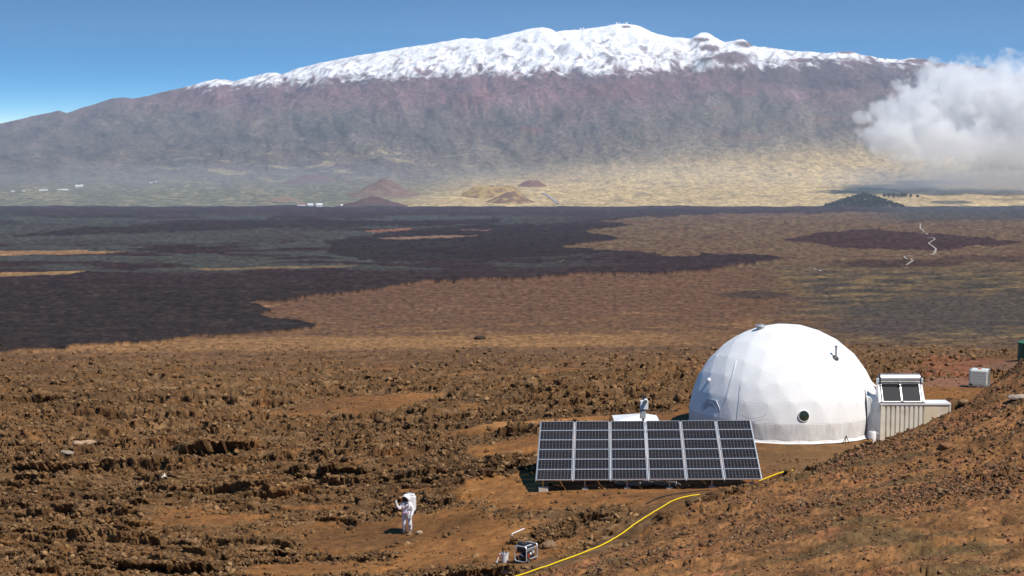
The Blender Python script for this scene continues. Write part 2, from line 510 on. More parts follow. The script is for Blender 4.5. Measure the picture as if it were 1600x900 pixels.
    ol = mixc(ol, [0.24, 0.150, 0.062], sstep(0.12, 0.4, -s1 + 0.3 * s3) * 0.6)
    wo = sstep(0, 160, px - (1090 + (py - 400) * 0.9) + 110 * s3) * sstep(560, 510, py - 0.02 * (px - 1300) + 14 * s1)
    C = mixc(C, ol, wo)
    C = mixc(C, [0.062, 0.050, 0.040], blob(1530, 488, 230, 30, 243, 0.8))
    C = mixc(C, [0.070, 0.050, 0.042], blob(1370, 512, 90, 12, 244, 0.8))
    far_b = np.empty_like(C); far_b[:] = [0.128, 0.078, 0.044]
    far_b = mixc(far_b, [0.115, 0.080, 0.045], sstep(0, 0.35, s1) * 0.7)
    far_b = mixc(far_b, [0.105, 0.053, 0.042], sstep(0.05, 0.4, -s1 + 0.4 * s3) * 0.6)
    C = mixc(C, far_b, sstep(432, 405, py + 8 * s3) * sstep(700, 900, px))
    # the big dark flow and its tongues
    jx, jy = flow_jitter(px, py)
    inA = inside(_flow, jx, jy).astype(float)
    da = np.empty_like(C); da[:] = [0.0265, 0.0185, 0.0155]
    da = mixc(da, [0.045, 0.030, 0.024], sstep(0.0, 0.4, s2 + 0.6 * s1) * 0.7)
    da = mixc(da, [0.040, 0.022, 0.024], sstep(470, 420, py) * 0.6)
    # weathered grey green flows among the black ones
    gg = np.empty_like(C); gg[:] = [0.058, 0.056, 0.048]
    gg = mixc(gg, [0.042, 0.038, 0.036], sstep(0, 0.4, s2) * 0.6)
    wg = sstep(0.02, 0.16, fbm(px / 210, py / 11, 4, 260) + 0.10 + (px < 620) * 0.05) * sstep(436, 424, py + 0.012 * (px - 300) + 5 * s1) * sstep(330, 342, py)
    wg = np.maximum(wg, sstep(1.1, 0.6, ((px - 130) / 430) ** 2 + ((py - 368) / 20) ** 2 + 0.5 * s1) * 0.8)
    da = mixc(da, gg, wg * sstep(1050, 700, px))
    def dark(poly, a=0.9, c=(0.028, 0.019, 0.019)):
        nonlocal da
        da = mixc(da, np.array(c), inside(poly, jx, jy) * a)
    dark([(0, 372), (60, 364), (200, 352), (420, 343), (640, 345), (800, 340), (760, 352), (420, 358), (200, 366)])
    dark([(200, 392), (280, 388), (420, 386), (350, 393), (220, 397)])
    dark([(520, 378), (620, 362), (760, 352), (1000, 352), (960, 395), (800, 410), (600, 414), (520, 400)])
    C = mixc(C, da, inA)
    # bare strips left between the flows
    def strip(poly, c, a=0.85):
        nonlocal C
        C = mixc(C, np.array(c), inside(poly, px + 8 * s2, py + 1.2 * s1) * a)
    strip([(-300, 396), (0, 396), (130, 395.5), (205, 397), (150, 401), (60, 402), (0, 405), (-300, 410)], (0.27, 0.150, 0.072))
    strip([(-200, 430), (0, 431), (90, 429), (140, 427.5), (110, 433), (0, 437), (-200, 440)], (0.26, 0.152, 0.066))
    strip([(295, 424), (380, 422), (560, 419), (540, 422), (330, 428)], (0.16, 0.105, 0.055), 0.8)
    strip([(566, 362), (640, 358), (648, 361), (585, 365)], (0.22, 0.098, 0.062))
    strip([(588, 374), (700, 370), (748, 370.5), (700, 374), (620, 376.5)], (0.20, 0.118, 0.078))
    strip([(715, 361), (768, 360), (760, 362.5)], (0.20, 0.105, 0.075))
    strip([(390, 477), (440, 476), (420, 480)], (0.24, 0.135, 0.06))
    # the purple dark flow to the right
    B = [(1235, 375), (1290, 361), (1380, 359), (1440, 364), (1520, 370), (1595, 378), (1540, 385), (1485, 392), (1390, 389), (1330, 388), (1290, 383)]
    C = mixc(C, [0.046, 0.023, 0.022], inside(B, jx, jy) * 0.92)
    C = mixc(C, [0.046, 0.027, 0.022], blob(1400, 412, 110, 7, 262, 0.85))
    C = mixc(C, [0.05, 0.034, 0.026], blob(1180, 460, 60, 7, 263, 0.85))
    C = mixc(C, [0.05, 0.03, 0.024], blob(1560, 405, 110, 5, 264, 0.7))
    C = mixc(C, [0.050, 0.048, 0.045], sstep(350, 340, py + 3 * s1) * sstep(1330, 1430, px) * 0.85)
    s4 = fbm(px / 11, py / 2.4, 3, 246)
    g = np.clip(1 + (0.40 * s2 + 0.60 * s4 + 0.30 * s1) * sstep(620, 530, py), 0.35, 1.8)
    sp = fbm(px / 7, py / 1.9, 2, 248)
    C = mixc(C, C * 0.42, sstep(0.22, 0.42, sp + 0.3 * s1) * sstep(575, 535, py) * (1 - inA * 0.6) * 0.8)
    C = mixc(C, C * 1.5, sstep(0.25, 0.5, -sp + 0.3 * s3) * sstep(575, 535, py) * 0.6)
    return C * g[:, None], px, py

Cg, gpx, gpy = ground_colors()
me = mesh_from_arrays("ground", V, grid_quads(len(ds), len(us)))
set_color(me, "albedo", np.clip(Cg, 0.01, 0.8))
m_ground = ground_material("lava_ground", [(7.0, 0.8), (28.0, 0.7), (0.9, 0.6), (0.14, 0.5)], 0.7, var=0.36, bump_dist=0.06)
ground_ob = link("ground", me, m_ground, kind="structure")
ground_ob["label"] = "brown rocky lava slope running down to dark old flows on the plain"
# ------------------------------------------------------------------ the snow capped volcano
_crest = [(-900, 330), (-500, 285), (-250, 243), (0, 195), (60, 181), (85, 176), (100, 172), (112, 176), (140, 167), (182, 154), (200, 152), (216, 154), (240, 149), (290, 137), (325, 128), (345, 123), (356, 124.5), (370, 127),
          (400, 119), (422, 113), (436, 113), (444, 116), (470, 107), (500, 99), (560, 87), (600, 80), (650, 72), (700, 64), (722, 60), (745, 60), (760, 62), (780, 56), (800, 51), (830, 44.5), (845, 43), (860, 45), (868, 49),
          (890, 47), (905, 47), (925, 43), (950, 40.5), (975, 39), (988, 40), (1005, 46), (1025, 53), (1050, 58), (1075, 60.5), (1088, 55.5), (1100, 53.5), (1110, 57), (1128, 67), (1142, 68), (1155, 64.5), (1168, 69), (1180, 73),
          (1210, 76), (1250, 80), (1285, 83), (1305, 80.5), (1322, 80), (1345, 87), (1375, 92), (1400, 93), (1415, 91), (1436, 92), (1450, 97), (1475, 99), (1510, 103), (1535, 107), (1560, 113), (1620, 128), (1800, 165), (2200, 250), (2600, 320)]
_cx = np.array([c[0] for c in _crest], float)
_cr = np.array([c[1] for c in _crest], float)
Y0, YC = 11300.0, 24000.0
ZB = float(z_far(11300.0))

def crest_z(px):
    r = np.interp(px, _cx, _cr)
    return CAMZ + ray(0, r)[1] * YC

def mtn_px(x, y):
    """Bearing of a point on the mountain, expressed as a photo column."""
    return 800 + x / y * F * 0.995

# cinder cones riding on the flanks: (px, row, radius px, height px, d)
_flank = [(740, 222, 70, 16, 19600), (832, 207, 38, 10, 20000), (1075, 167, 40, 5, 21000), (1160, 150, 45, 6, 21500), (1270, 190, 50, 6, 20500), (1245, 215, 60, 7, 19500), (1140, 98, 44, 17, 22300), (1100, 62, 24, 9, 23700),
          (1155, 72, 28, 9, 23700), (905, 62, 34, 13, 22900), (980, 46, 40, 4, 23700), (845, 52, 40, 4, 23400), (560, 238, 40, 5, 18500), (640, 180, 36, 4, 20500), (690, 172, 30, 4, 20800), (1320, 168, 45, 5, 21000), (1010, 255, 60, 6, 17800), (930, 235, 50, 5, 18800), (400, 200, 40, 4, 20000), (300, 262, 50, 5, 16500)]

def mtn_z(x, y, detail=True):
    px = mtn_px(x, np.maximum(y, 100))
    w = (y - Y0) / (YC - Y0)
    wc = np.clip(w, 0, 1)
    zc = crest_z(px)
    S = 0.13 * wc + 0.87 * wc ** 2.25
    base = ZB + np.maximum(zc - ZB, 0) * S
    base = np.where(w > 1, zc - (y - YC) * 0.25, base)
    if detail:
        amp = np.clip(wc * 1.3 - 0.05, 0, 1) * np.clip((zc - ZB) / 1500, 0.15, 1)
        edge = sstep(1.02, 0.93, w)
        u = x + (y - Y0) * 0.34 * np.sign(900 - px) * np.clip(np.abs(900 - px) / 900, 0, 1)
        gul = ridged(u / 300, y / 2200, 5, 300, 0.55)
        fold = ridged((x + (y - YC) * 0.45) / 420 + 0.5 * fbm(x / 900, y / 900, 2, 305), y / 1500, 5, 310, 0.5)
        rough = fbm(x / 170, y / 260, 4, 320)
        snowy = sstep(0.68, 0.85, w)
        base = base + amp * (0.15 + 0.85 * edge) * ((gul - 0.6) * 125 * (1 - 0.4 * snowy) + (fold - 0.6) * 105 * snowy * (1 - 0.6 * sstep(0.9, 0.98, w)) + rough * (20 + 22 * snowy) + fbm(x / 900, y / 900, 3, 330) * 70 * edge)
        base = base + (1 - amp) * sstep(0.0, 0.1, w) * fbm(x / 300, y / 500, 4, 340) * 10
        for cxp, row, rp, hp, d in _flank:
            v = P(cxp, row, d)
            r = rp / F * d; h = hp / F * d * 1.25
            q = np.hypot(x - v.x, (y - v.y) * 0.8) / r
            base = base + h * np.clip(1.15 - q, 0, 0.85) / 0.85
    return base

ym = np.concatenate([np.linspace(Y0 - 60, 14500, 70), np.linspace(14500, 24200, 300)[1:], np.linspace(24300, 28000, 12)])
um = np.concatenate([np.linspace(-900, -60, 40)[:-1], np.linspace(-60, 1660, 860), np.linspace(1660, 2600, 40)[1:]])
um = (um - 800) / F / 0.995
Ym = np.repeat(ym[:, None], len(um), 1); Xm = um[None] * Ym
xm, yy_ = Xm.ravel(), Ym.ravel()
zm = mtn_z(xm, yy_)
zm = np.where(yy_ < Y0, z_far(Y0) - 6, zm)

def mtn_colors():
    px = mtn_px(xm, yy_)
    w = (yy_ - Y0) / (YC - Y0)
    sz = (zm - CAMZ) / yy_
    row = 450 - (sz * CT + ST) / (CT - sz * ST) * F
    ud = xm + (yy_ - Y0) * 0.34 * np.sign(900 - px) * np.clip(np.abs(900 - px) / 900, 0, 1)
    n1 = fbm(ud / 340, yy_ / 2000, 5, 400); n2 = fbm(xm / 90, yy_ / 150, 3, 405); n3 = fbm(xm / 1800, yy_ / 2200, 3, 410)
    C = np.empty((len(xm), 3)); C[:] = [0.115, 0.090, 0.074]
    C = mixc(C, [0.064, 0.060, 0.050], sstep(0, 0.4, n1) * 0.7)
    C = mixc(C, [0.115, 0.100, 0.066], sstep(0.1, 0.45, -n1 + 0.6 * n2) * 0.6)
    top = np.empty_like(C); top[:] = [0.150, 0.083, 0.084]
    top = mixc(top, [0.080, 0.058, 0.068], sstep(0, 0.4, n1) * 0.7)
    top = mixc(top, [0.135, 0.078, 0.066], sstep(0.1, 0.5, -n1 + 0.5 * n2) * 0.6)
    top_row = np.interp(px, [0, 200, 400, 600, 800, 1000, 1200, 1400, 1600], [170, 172, 165, 165, 168, 160, 140, 150, 160])
    C = mixc(C, top, sstep(30, -25, row - top_row + 34 * n3 + 20 * n1))
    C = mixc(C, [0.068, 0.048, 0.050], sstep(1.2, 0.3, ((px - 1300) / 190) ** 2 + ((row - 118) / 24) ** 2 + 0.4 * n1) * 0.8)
    # bushes as dark specks low down
    sp = perlin(xm / 36, yy_ / 60, 420)
    C = mixc(C, [0.035, 0.042, 0.028], sstep(0.15, 0.45, sp) * sstep(0.75, 0.5, w) * 0.6)
    C = mixc(C, C * 1.5, sstep(0.2, 0.5, -sp) * sstep(0.8, 0.5, w) * 0.5)
    # red cones and patches
    def spot(qx, qy, rx, ry, c, a=0.8):
        nonlocal C
        q = ((px - qx) / rx) ** 2 + ((row - qy) / ry) ** 2 + 0.8 * n2 + 0.5 * n1
        C = mixc(C, np.array(c), sstep(1.2, 0.4, q) * a)
    red = [0.150, 0.068, 0.056]
    for a in [(832, 203, 22, 6), (1160, 148, 26, 4), (1290, 186, 34, 4), (1075, 158, 10, 3), (780, 216, 12, 3), (1150, 214, 60, 4), (1270, 240, 40, 6), (1115, 170, 8, 3), (960, 140, 60, 14), (740, 150, 40, 12)]:
        spot(*a, red, 0.55)
    spot(745, 208, 45, 14, [0.12, 0.085, 0.066], 0.6)
    # tan ridges low on the left, grass on the right
    tan = sstep(0.16, 0.42, fbm(xm / 500 + yy_ / 900, yy_ / 500, 3, 430) + 0.4 * n2)
    C = mixc(C, [0.30, 0.235, 0.130], tan * sstep(215, 255, row) * sstep(300, 282, row) * sstep(120, 330, px) * 0.75)
    plain_row = np.interp(px, [-200, 300, 620, 700, 860, 1000, 1200, 1600], [288, 287, 287, 284, 276, 262, 243, 225])
    pl = np.empty_like(C); pl[:] = [0.135, 0.130, 0.088]
    pl = mixc(pl, [0.26, 0.215, 0.125], sstep(0.05, 0.4, n2 + 0.7 * n1) * 0.7)
    yel = np.empty_like(C); yel[:] = [0.45, 0.325, 0.155]
    yel = mixc(yel, [0.30, 0.215, 0.105], sstep(0.0, 0.45, n2 + 0.5 * n1) * 0.75)
    yel = mixc(yel, [0.20, 0.15, 0.10], sstep(0.1, 0.5, fbm(xm / 240, yy_ / 420, 3, 440)) * 0.6)
    pl = mixc(pl, yel, sstep(560, 760, px + 60 * n3 + (row - 300) * 3.5))
    C = mixc(C, [0.19, 0.150, 0.098], sstep(-70, 0, row - plain_row + 24 * n1 + 12 * n2) * 0.6 * sstep(500, 800, px))
    C = mixc(C, pl, sstep(-26, 22, row - plain_row + 13 * n1 + 9 * n2))
    # shrub bands on the yellow plain to the right
    for a in [(1400, 292, 100, 5), (1450, 285, 70, 4), (1480, 316, 40, 3), (1420, 298, 34, 4), (1590, 262, 20, 5)]:
        spot(*a, [0.055, 0.062, 0.048], 0.85)
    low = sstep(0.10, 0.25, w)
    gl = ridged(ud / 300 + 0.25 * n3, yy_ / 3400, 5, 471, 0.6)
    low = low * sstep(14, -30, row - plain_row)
    C = C * 1.06 * (1 - 0.42 * low * sstep(0.66, 0.90, gl))[:, None]  # gully lines darkened, ridges lightened: relief shade put into the colour
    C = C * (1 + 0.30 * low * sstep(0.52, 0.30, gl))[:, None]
    bush = perlin(xm / 30, yy_ / 75, 473) + 0.5 * perlin(xm / 75, yy_ / 180, 474)
    C = C * (1 - 0.34 * sstep(0.12, 0.4, bush))[:, None] * (1 + 0.25 * sstep(0.15, 0.5, -bush))[:, None]
    # snow
    sl = np.interp(px, [200, 300, 440, 600, 740, 900, 1000, 1100, 1200, 1290, 1440, 1470, 1700], [110, 137, 129, 120, 114, 114, 110, 104, 101, 95, 99, 92, 70])
    gx = ridged((xm + (yy_ - Y0) * 0.2) / 300, yy_ / 900, 4, 450)
    q = (sl - row) / 9.0 + 1.8 * (gx - 0.55) + 1.6 * fbm(xm / 120, yy_ / 220, 4, 455) + 0.6 * n2
    snow = sstep(-0.55, 0.95, q + 0.9 * (ridged((xm + (yy_ - Y0) * 0.3) / 130, yy_ / 600, 3, 452) - 0.55))
    bare = sstep(0.1, 0.4, fbm(xm / 260 + yy_ / 900, yy_ / 420, 4, 460) + 0.55 * n2 - 0.10) * sstep(0.5, 0.9, snow) * sstep(0.995, 0.95, w)
    snow = snow * (1 - 0.75 * bare)
    streak = sstep(0.62, 0.86, ridged((xm - (yy_ - Y0) * 0.25) / 190 + 0.5 * n1, yy_ / 700, 4, 458)) * sstep(-62, -4, row - sl)  # bare streaks that also put the shade of the folds into the snow colour
    snow = snow * (1 - 0.72 * streak)
    thin = sstep(0.0, 0.45, fbm(ud / 150, yy_ / 420, 4, 459) + 0.35 * n2) * sstep(-80, -10, row - sl)
    snow = snow * (1 - 0.32 * thin)
    for a in [(1140, 91, 38, 11), (1158, 69, 20, 6), (1105, 75, 16, 6), (1090, 62, 12, 3), (1425, 95, 24, 3), (1250, 94, 26, 3.5), (1315, 82, 18, 2), (1100, 93, 14, 4), (975, 42, 9, 2)]:
        qq = ((px - a[0]) / a[2]) ** 2 + ((row - a[1]) / a[3]) ** 2 + 0.9 * n2 + 0.5 * n1
        snow = snow * (1 - sstep(1.2, 0.5, qq) * 0.97)
    C = mixc(C, [0.88, 0.87, 0.86], snow)
    return C
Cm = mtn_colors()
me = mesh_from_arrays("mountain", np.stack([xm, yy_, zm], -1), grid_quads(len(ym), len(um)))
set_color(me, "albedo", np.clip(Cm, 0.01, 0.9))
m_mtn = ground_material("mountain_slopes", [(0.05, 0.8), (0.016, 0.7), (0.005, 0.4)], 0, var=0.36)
mo = link("mountain", me, m_mtn, kind="structure")
mo["label"] = "broad volcano with snow capped summit rising behind the plain"

# ------------------------------------------------------------------ cinder cones out on the plain
m_cone = ground_material("cinder_cone_ash", [(0.03, 0.8), (0.12, 0.5)], 0, var=0.3)
def cinder_cone(px, row, d, hw, hp, col, col2, crater=0.0, seed=0, label="", peak=1.0):
    v = P(px, row, d)
    zb = min(v.z, float(mtn_z(np.array([v.x]), np.array([v.y]), False)[0]) if d > Y0 else float(z_far(d)))
    r = hw / F * d; h = v.z + hp / F * d - zb
    nr, na = 28, 80
    rr = np.linspace(0, 1.25, nr)[:, None]; aa = np.linspace(0, 2 * np.pi, na, endpoint=False)[None]
    x = r * rr * np.cos(aa); y = r * rr * np.sin(aa) * 1.1
    z = h * np.where(rr < 0.16 * peak, 1 - 0.1 * peak - crater * (1 - rr / (0.16 * peak + 1e-6)), 1 - 0.1 * peak - (rr - 0.16 * peak) / (1 - 0.16 * peak) * (1 - 0.1 * peak) * (1.25 - 0.25 * np.clip(rr, 0, 1)))
    z = np.maximum(z, -h * 0.35) * (1 + 0.10 * fbm(x / r * 2.2, y / r * 2.2, 3, 500 + seed)) + h * 0.10 * fbm(x / r * 4, y / r * 4, 3, 510 + seed) * np.clip(rr * 3, 0, 1)
    V = np.stack([x + v.x, y + v.y, z + zb], -1).reshape(-1, 3)
    i = np.arange(nr * na).reshape(nr, na); j = np.roll(i, -1, 1)
    Q = np.stack([i[:-1], i[1:], j[1:], j[:-1]], -1).reshape(-1, 4)
    n = fbm(V[:, 0] / 60, V[:, 1] / 60, 3, 520 + seed)
    c = mixc(np.tile(np.array(col, float), (len(V), 1)), col2, sstep(0.0, 0.4, n + 0.4 * (np.repeat(rr, na, 1).ravel() - 0.5)))
    me = mesh_from_arrays("cinder_cone", V, Q); set_color(me, "albedo", c)
    for p in me.polygons: p.use_smooth = True
    o = link("cinder_cone", me, m_cone, kind="structure"); o["label"] = label
    return o
cinder_cone(600, 303, 12600, 58, 24, (0.165, 0.105, 0.080), (0.20, 0.145, 0.105), 0.0, 1, "pointed brown cinder cone at the foot of the mountain", 0.5)
cinder_cone(583, 322, 11350, 56, 16, (0.100, 0.055, 0.045), (0.072, 0.055, 0.045), 0.0, 2, "low dark red cinder cone at the edge of the black lava", 0.5)
cinder_cone(490, 284, 14300, 46, 13, (0.135, 0.085, 0.078), (0.12, 0.095, 0.080), 0.0, 3, "flat topped purple cinder cone", 1.8)
cinder_cone(442, 316, 12000, 44, 10, (0.22, 0.15, 0.105), (0.16, 0.12, 0.085), 0.0, 4, "low tan cinder mound")
cinder_cone(770, 312, 12500, 62, 30, (0.36, 0.245, 0.085), (0.17, 0.085, 0.050), 0.35, 5, "grassy yellow cinder cone with a crater", 3.0)
cinder_cone(797, 318, 11800, 46, 19, (0.17, 0.095, 0.055), (0.33, 0.23, 0.085), 0.0, 6, "brown cinder cone in front of the grassy one", 0.8)
cinder_cone(832, 300, 13400, 42, 21, (0.16, 0.080, 0.058), (0.24, 0.15, 0.08), 0.15, 7, "reddish cinder cone behind the grassy one", 1.2)
cinder_cone(862, 297, 13600, 30, 10, (0.19, 0.105, 0.06), (0.33, 0.23, 0.09), 0.0, 8, "small brown cinder cone right of the red one")
cinder_cone(1350, 331, 11000, 58, 21, (0.034, 0.040, 0.022), (0.046, 0.050, 0.028), 0.0, 9, "dark green wooded hill at the edge of the lava", 1.2)
cinder_cone(408, 344, 5600, 15, 4, (0.20, 0.13, 0.085), (0.15, 0.10, 0.07), 0.0, 10, "tiny tan mound out on the dark flows")

# ------------------------------------------------------------------ cloud bank
def ellipsoid_hull(name, blobs, voxel):
    bm = bmesh.new()
    for c, r in blobs:
        m4 = Matrix.Translation(c) @ Matrix.Diagonal((*r, 1))
        bmesh.ops.create_icosphere(bm, subdivisions=3, radius=1, matrix=m4)
    me = bpy.data.meshes.new(name); bm.to_mesh(me); bm.free()
    o = bpy.data.objects.new("tmp", me); COL.objects.link(o)
    md = o.modifiers.new("remesh", 'REMESH'); md.mode = 'VOXEL'; md.voxel_size = voxel
    dg = bpy.context.evaluated_depsgraph_get(); dg.update()
    me2 = bpy.data.meshes.new_from_object(o.evaluated_get(dg)); me2.name = name
    bpy.data.objects.remove(o)
    return me2

def cloud_material(name, blobs, scale, dens, amp, bias, soft, color=(1, 1, 1), aniso=0.2, step=0.35, floor=None):
    k = NT(name)
    tc = k.n("ShaderNodeTexCoord")
    nz = k.n("ShaderNodeTexNoise"); nz.inputs["Scale"].default_value = scale; nz.inputs["Detail"].default_value = 7; nz.inputs["Roughness"].default_value = 0.62
    k.l(tc.outputs["Object"], nz.inputs["Vector"])
    best = None
    for c, r in blobs:
        sub = k.n("ShaderNodeVectorMath", operation='SUBTRACT'); sub.inputs[1].default_value = c; k.l(tc.outputs["Object"], sub.inputs[0])
        dv = k.n("ShaderNodeVectorMath", operation='DIVIDE'); dv.inputs[1].default_value = r; k.l(sub.outputs[0], dv.inputs[0])
        ln = k.n("ShaderNodeVectorMath", operation='LENGTH'); k.l(dv.outputs[0], ln.inputs[0])
        if best is None: best = ln.outputs["Value"]
        else:
            mn = k.n("ShaderNodeMath", operation='SMOOTH_MIN'); mn.inputs[2].default_value = 0.25
            k.l(best, mn.inputs[0]); k.l(ln.outputs["Value"], mn.inputs[1]); best = mn.outputs[0]
    # d = (1 - dist) + amp * (noise - 0.5) + bias
    a = k.n("ShaderNodeMath", operation='MULTIPLY_ADD'); a.inputs[1].default_value = amp; a.inputs[2].default_value = 1.0 - amp * 0.5 + bias
    k.l(nz.outputs["Fac"], a.inputs[0])
    b = k.n("ShaderNodeMath", operation='SUBTRACT'); k.l(a.outputs[0], b.inputs[0]); k.l(best, b.inputs[1])
    mr = k.n("ShaderNodeMapRange", interpolation_type='SMOOTHSTEP'); mr.inputs[1].default_value = 0.0; mr.inputs[2].default_value = soft; mr.inputs[3].default_value = 0; mr.inputs[4].default_value = dens
    k.l(b.outputs[0], mr.inputs[0])
    pv = k.n("ShaderNodeVolumePrincipled"); pv.inputs["Color"].default_value = (*color, 1); pv.inputs["Anisotropy"].default_value = aniso
    k.l(mr.outputs[0], pv.inputs["Density"])
    k.l(pv.outputs[0], k.out.inputs["Volume"])
    k.m.cycles.volume_step_rate = step
    return k.m

def blob(px, row, rx, ry, d, rd):
    v = P(px, row, d)
    return (v, Vector((rx / F * d, rd, ry / F * d)))
DC = 12600.0
cl = [blob(1394, 212, 52, 27, DC, 220), blob(1432, 180, 56, 46, DC + 80, 260), blob(1482, 146, 58, 44, DC + 200, 300), blob(1545, 160, 84, 60, DC + 150, 380), blob(1600, 138, 60, 30, DC + 250, 260), blob(1640, 170, 90, 66, DC, 380), blob(1490, 214, 120, 34, DC + 60, 300),
      blob(1600, 222, 130, 40, DC + 120, 330), blob(1720, 184, 110, 62, DC + 200, 380), blob(1347, 186, 15, 11, DC - 60, 60), blob(1372, 172, 12, 16, DC, 60)]
hull = ellipsoid_hull("cloud", [(c, r * 1.45) for c, r in cl], 45.0)
m_cloud = cloud_material("cloud_vapour", [(c, Vector((r.x, r.y * 0.65, r.z))) for c, r in cl], 0.0068, 0.0105, 3.2, 0.10, 0.36, aniso=0.0, step=0.10)
co = link("cloud", hull, m_cloud, label="billowing white cloud drifting in front of the mountain at right", category="cloud")
ms = [blob(1480, 240, 160, 36, DC - 450, 450), blob(1650, 236, 220, 60, DC - 500, 500), blob(1600, 285, 330, 42, DC + 500, 900)]
hull = ellipsoid_hull("mist", [(c, r * 1.05) for c, r in ms], 90.0)
m_mist = cloud_material("mist_vapour", ms, 0.0016, 0.0019, 1.3, 0.10, 1.1, aniso=0.0, step=0.3)
mi = link("mist", hull, m_mist, kind="stuff"); mi["label"] = "thin veil of mist under the cloud above the pale plain"

lowm = [blob(640, 283, 1300, 42, 14200, 2300)]
hull = ellipsoid_hull("mist", [(c, r * 1.02) for c, r in lowm], 260.0)
m_low = cloud_material("low_haze_vapour", lowm, 0.0004, 0.00012, 0.5, 0.0, 0.9, aniso=0.0, step=0.5)
mi = link("mist", hull, m_low, kind="stuff"); mi["label"] = "pale layer of haze lying along the foot of the mountain"

# ------------------------------------------------------------------ air
bm = bmesh.new()
bmesh.ops.create_cube(bm, size=1, matrix=Matrix.Translation((0, 12500, (CAMZ + 1900 - 900) / 2 - 0)) @ Matrix.Diagonal((60000, 32000, 1900 + 900 + CAMZ, 1)))
me = bpy.data.meshes.new("haze"); bm.to_mesh(me); bm.free()
k = NT("thin_air")
pv = k.n("ShaderNodeVolumePrincipled"); pv.inputs["Color"].default_value = (0.70, 0.83, 1.0, 1); pv.inputs["Density"].default_value = 1.9e-5; pv.inputs["Anisotropy"].default_value = 0.0
k.l(pv.outputs[0], k.out.inputs["Volume"])
hz = link("haze", me, k.m, kind="stuff"); hz["label"] = "thin blue haze of the air between the camera and the mountain"
#==OBJECTS==
# ------------------------------------------------------------------ rubble: clinker and pebbles nobody could count
def ico(sub):
    bm = bmesh.new(); bmesh.ops.create_icosphere(bm, subdivisions=sub, radius=1)
    v = np.array([q.co[:] for q in bm.verts]); f = np.array([[q.index for q in p.verts] for p in bm.faces]); bm.free()
    return v, f
OCT = (np.array([[1, 0, 0], [-1, 0, 0], [0, 1, 0], [0, -1, 0], [0, 0, 1], [0, 0, -1]], float),
       np.array([[0, 2, 4], [2, 1, 4], [1, 3, 4], [3, 0, 4], [2, 0, 5], [1, 2, 5], [3, 1, 5], [0, 3, 5]]))
ICO1, ICO2 = ico(1), ico(2)

def scatter_mesh(name, tmpl, x, y, size, cols, rs, sink=0.25, flat=0.7):
    tv, tf = tmpl
    n = len(x); m = len(tv)
    z, _, _, _, _ = ground(x, y)
    v = np.repeat(tv[None], n, 0) * (0.45 + 0.9 * rs.rand(n, m, 1))
    v = v * (size[:, None, None] * np.stack([0.75 + 0.7 * rs.rand(n), 0.7 + 0.5 * rs.rand(n), flat * (0.6 + 0.7 * rs.rand(n))], -1)[:, None, :])
    tx = (rs.rand(n) - 0.5) * 1.1; a = rs.rand(n) * 2 * np.pi
    c, s_ = np.cos(tx)[:, None], np.sin(tx)[:, None]
    y1 = v[..., 1] * c - v[..., 2] * s_; z1 = v[..., 1] * s_ + v[..., 2] * c
    ca, sa = np.cos(a)[:, None], np.sin(a)[:, None]
    x2 = v[..., 0] * ca - y1 * sa; y2 = v[..., 0] * sa + y1 * ca
    V = np.stack([x2 + x[:, None], y2 + y[:, None], z1 + (z + size * flat * (0.5 - sink))[:, None]], -1).reshape(-1, 3)
    Fc = (tf[None] + (np.arange(n) * m)[:, None, None]).reshape(-1, 3)
    me = mesh_from_arrays(name, V, Fc)
    set_color(me, "albedo", np.repeat(cols, m, 0))
    return me

m_rock = ground_material("clinker", [(9.0, 0.9), (40.0, 0.6)], 0.5, var=0.35, bump_dist=0.03)

def sample(n, d0, d1, rs, power=1.0, px0=-150, px1=1750):
    d = 1 / (rs.rand(n) * (1 / d0 - 1 / d1) + 1 / d1) if power == 1 else d0 + (d1 - d0) * rs.rand(n)
    px = px0 + (px1 - px0) * rs.rand(n)
    return (px - 800) / F * 1.012 * d, d

def keep_clear(x, y):
    return flat_w(x, y) < 0.3

rs = np.random.RandomState(21)
def rock_colors(x, y, hill, rs):
    n = len(x)
    pal = np.array([[0.130, 0.070, 0.030], [0.175, 0.100, 0.045], [0.080, 0.045, 0.022], [0.230, 0.135, 0.062], [0.155, 0.080, 0.032]])
    palh = np.array([[0.16, 0.080, 0.040], [0.10, 0.055, 0.030], [0.22, 0.105, 0.055], [0.19, 0.12, 0.065], [0.13, 0.070, 0.034]])
    i = rs.randint(0, 5, n)
    c = np.where((hill > 0.5)[:, None], palh[i], pal[i])
    return c * (0.75 + 0.6 * rs.rand(n, 1))

# lava clinker over the rough flows: far too many to count, one object that sets rock shapes on points
M_clink = NT("clinker_pieces")
def _clinker_mat(k):
    bs = k.n("ShaderNodeBsdfPrincipled"); bs.inputs["Roughness"].default_value = 0.95; bs.inputs["Specular IOR Level"].default_value = 0.1
    at = k.n("ShaderNodeAttribute", attribute_name="albedo", attribute_type='INSTANCER')
    tc = k.n("ShaderNodeTexCoord"); nz = k.n("ShaderNodeTexNoise"); nz.inputs["Scale"].default_value = 2.2; nz.inputs["Detail"].default_value = 4
    k.l(tc.outputs["Object"], nz.inputs["Vector"])
    mr = k.n("ShaderNodeMapRange"); mr.inputs[1].default_value = 0.3; mr.inputs[2].default_value = 0.7; mr.inputs[3].default_value = 0.6; mr.inputs[4].default_value = 1.35
    k.l(nz.outputs["Fac"], mr.inputs[0])
    sc = k.n("ShaderNodeVectorMath", operation='SCALE'); k.l(at.outputs["Color"], sc.inputs[0]); k.l(mr.outputs[0], sc.inputs["Scale"])
    k.l(sc.outputs[0], bs.inputs["Base Color"]); k.l(bs.outputs[0], k.out.inputs["Surface"])
_clinker_mat(M_clink)
rock_col = bpy.data.collections.new("clinker_shapes")
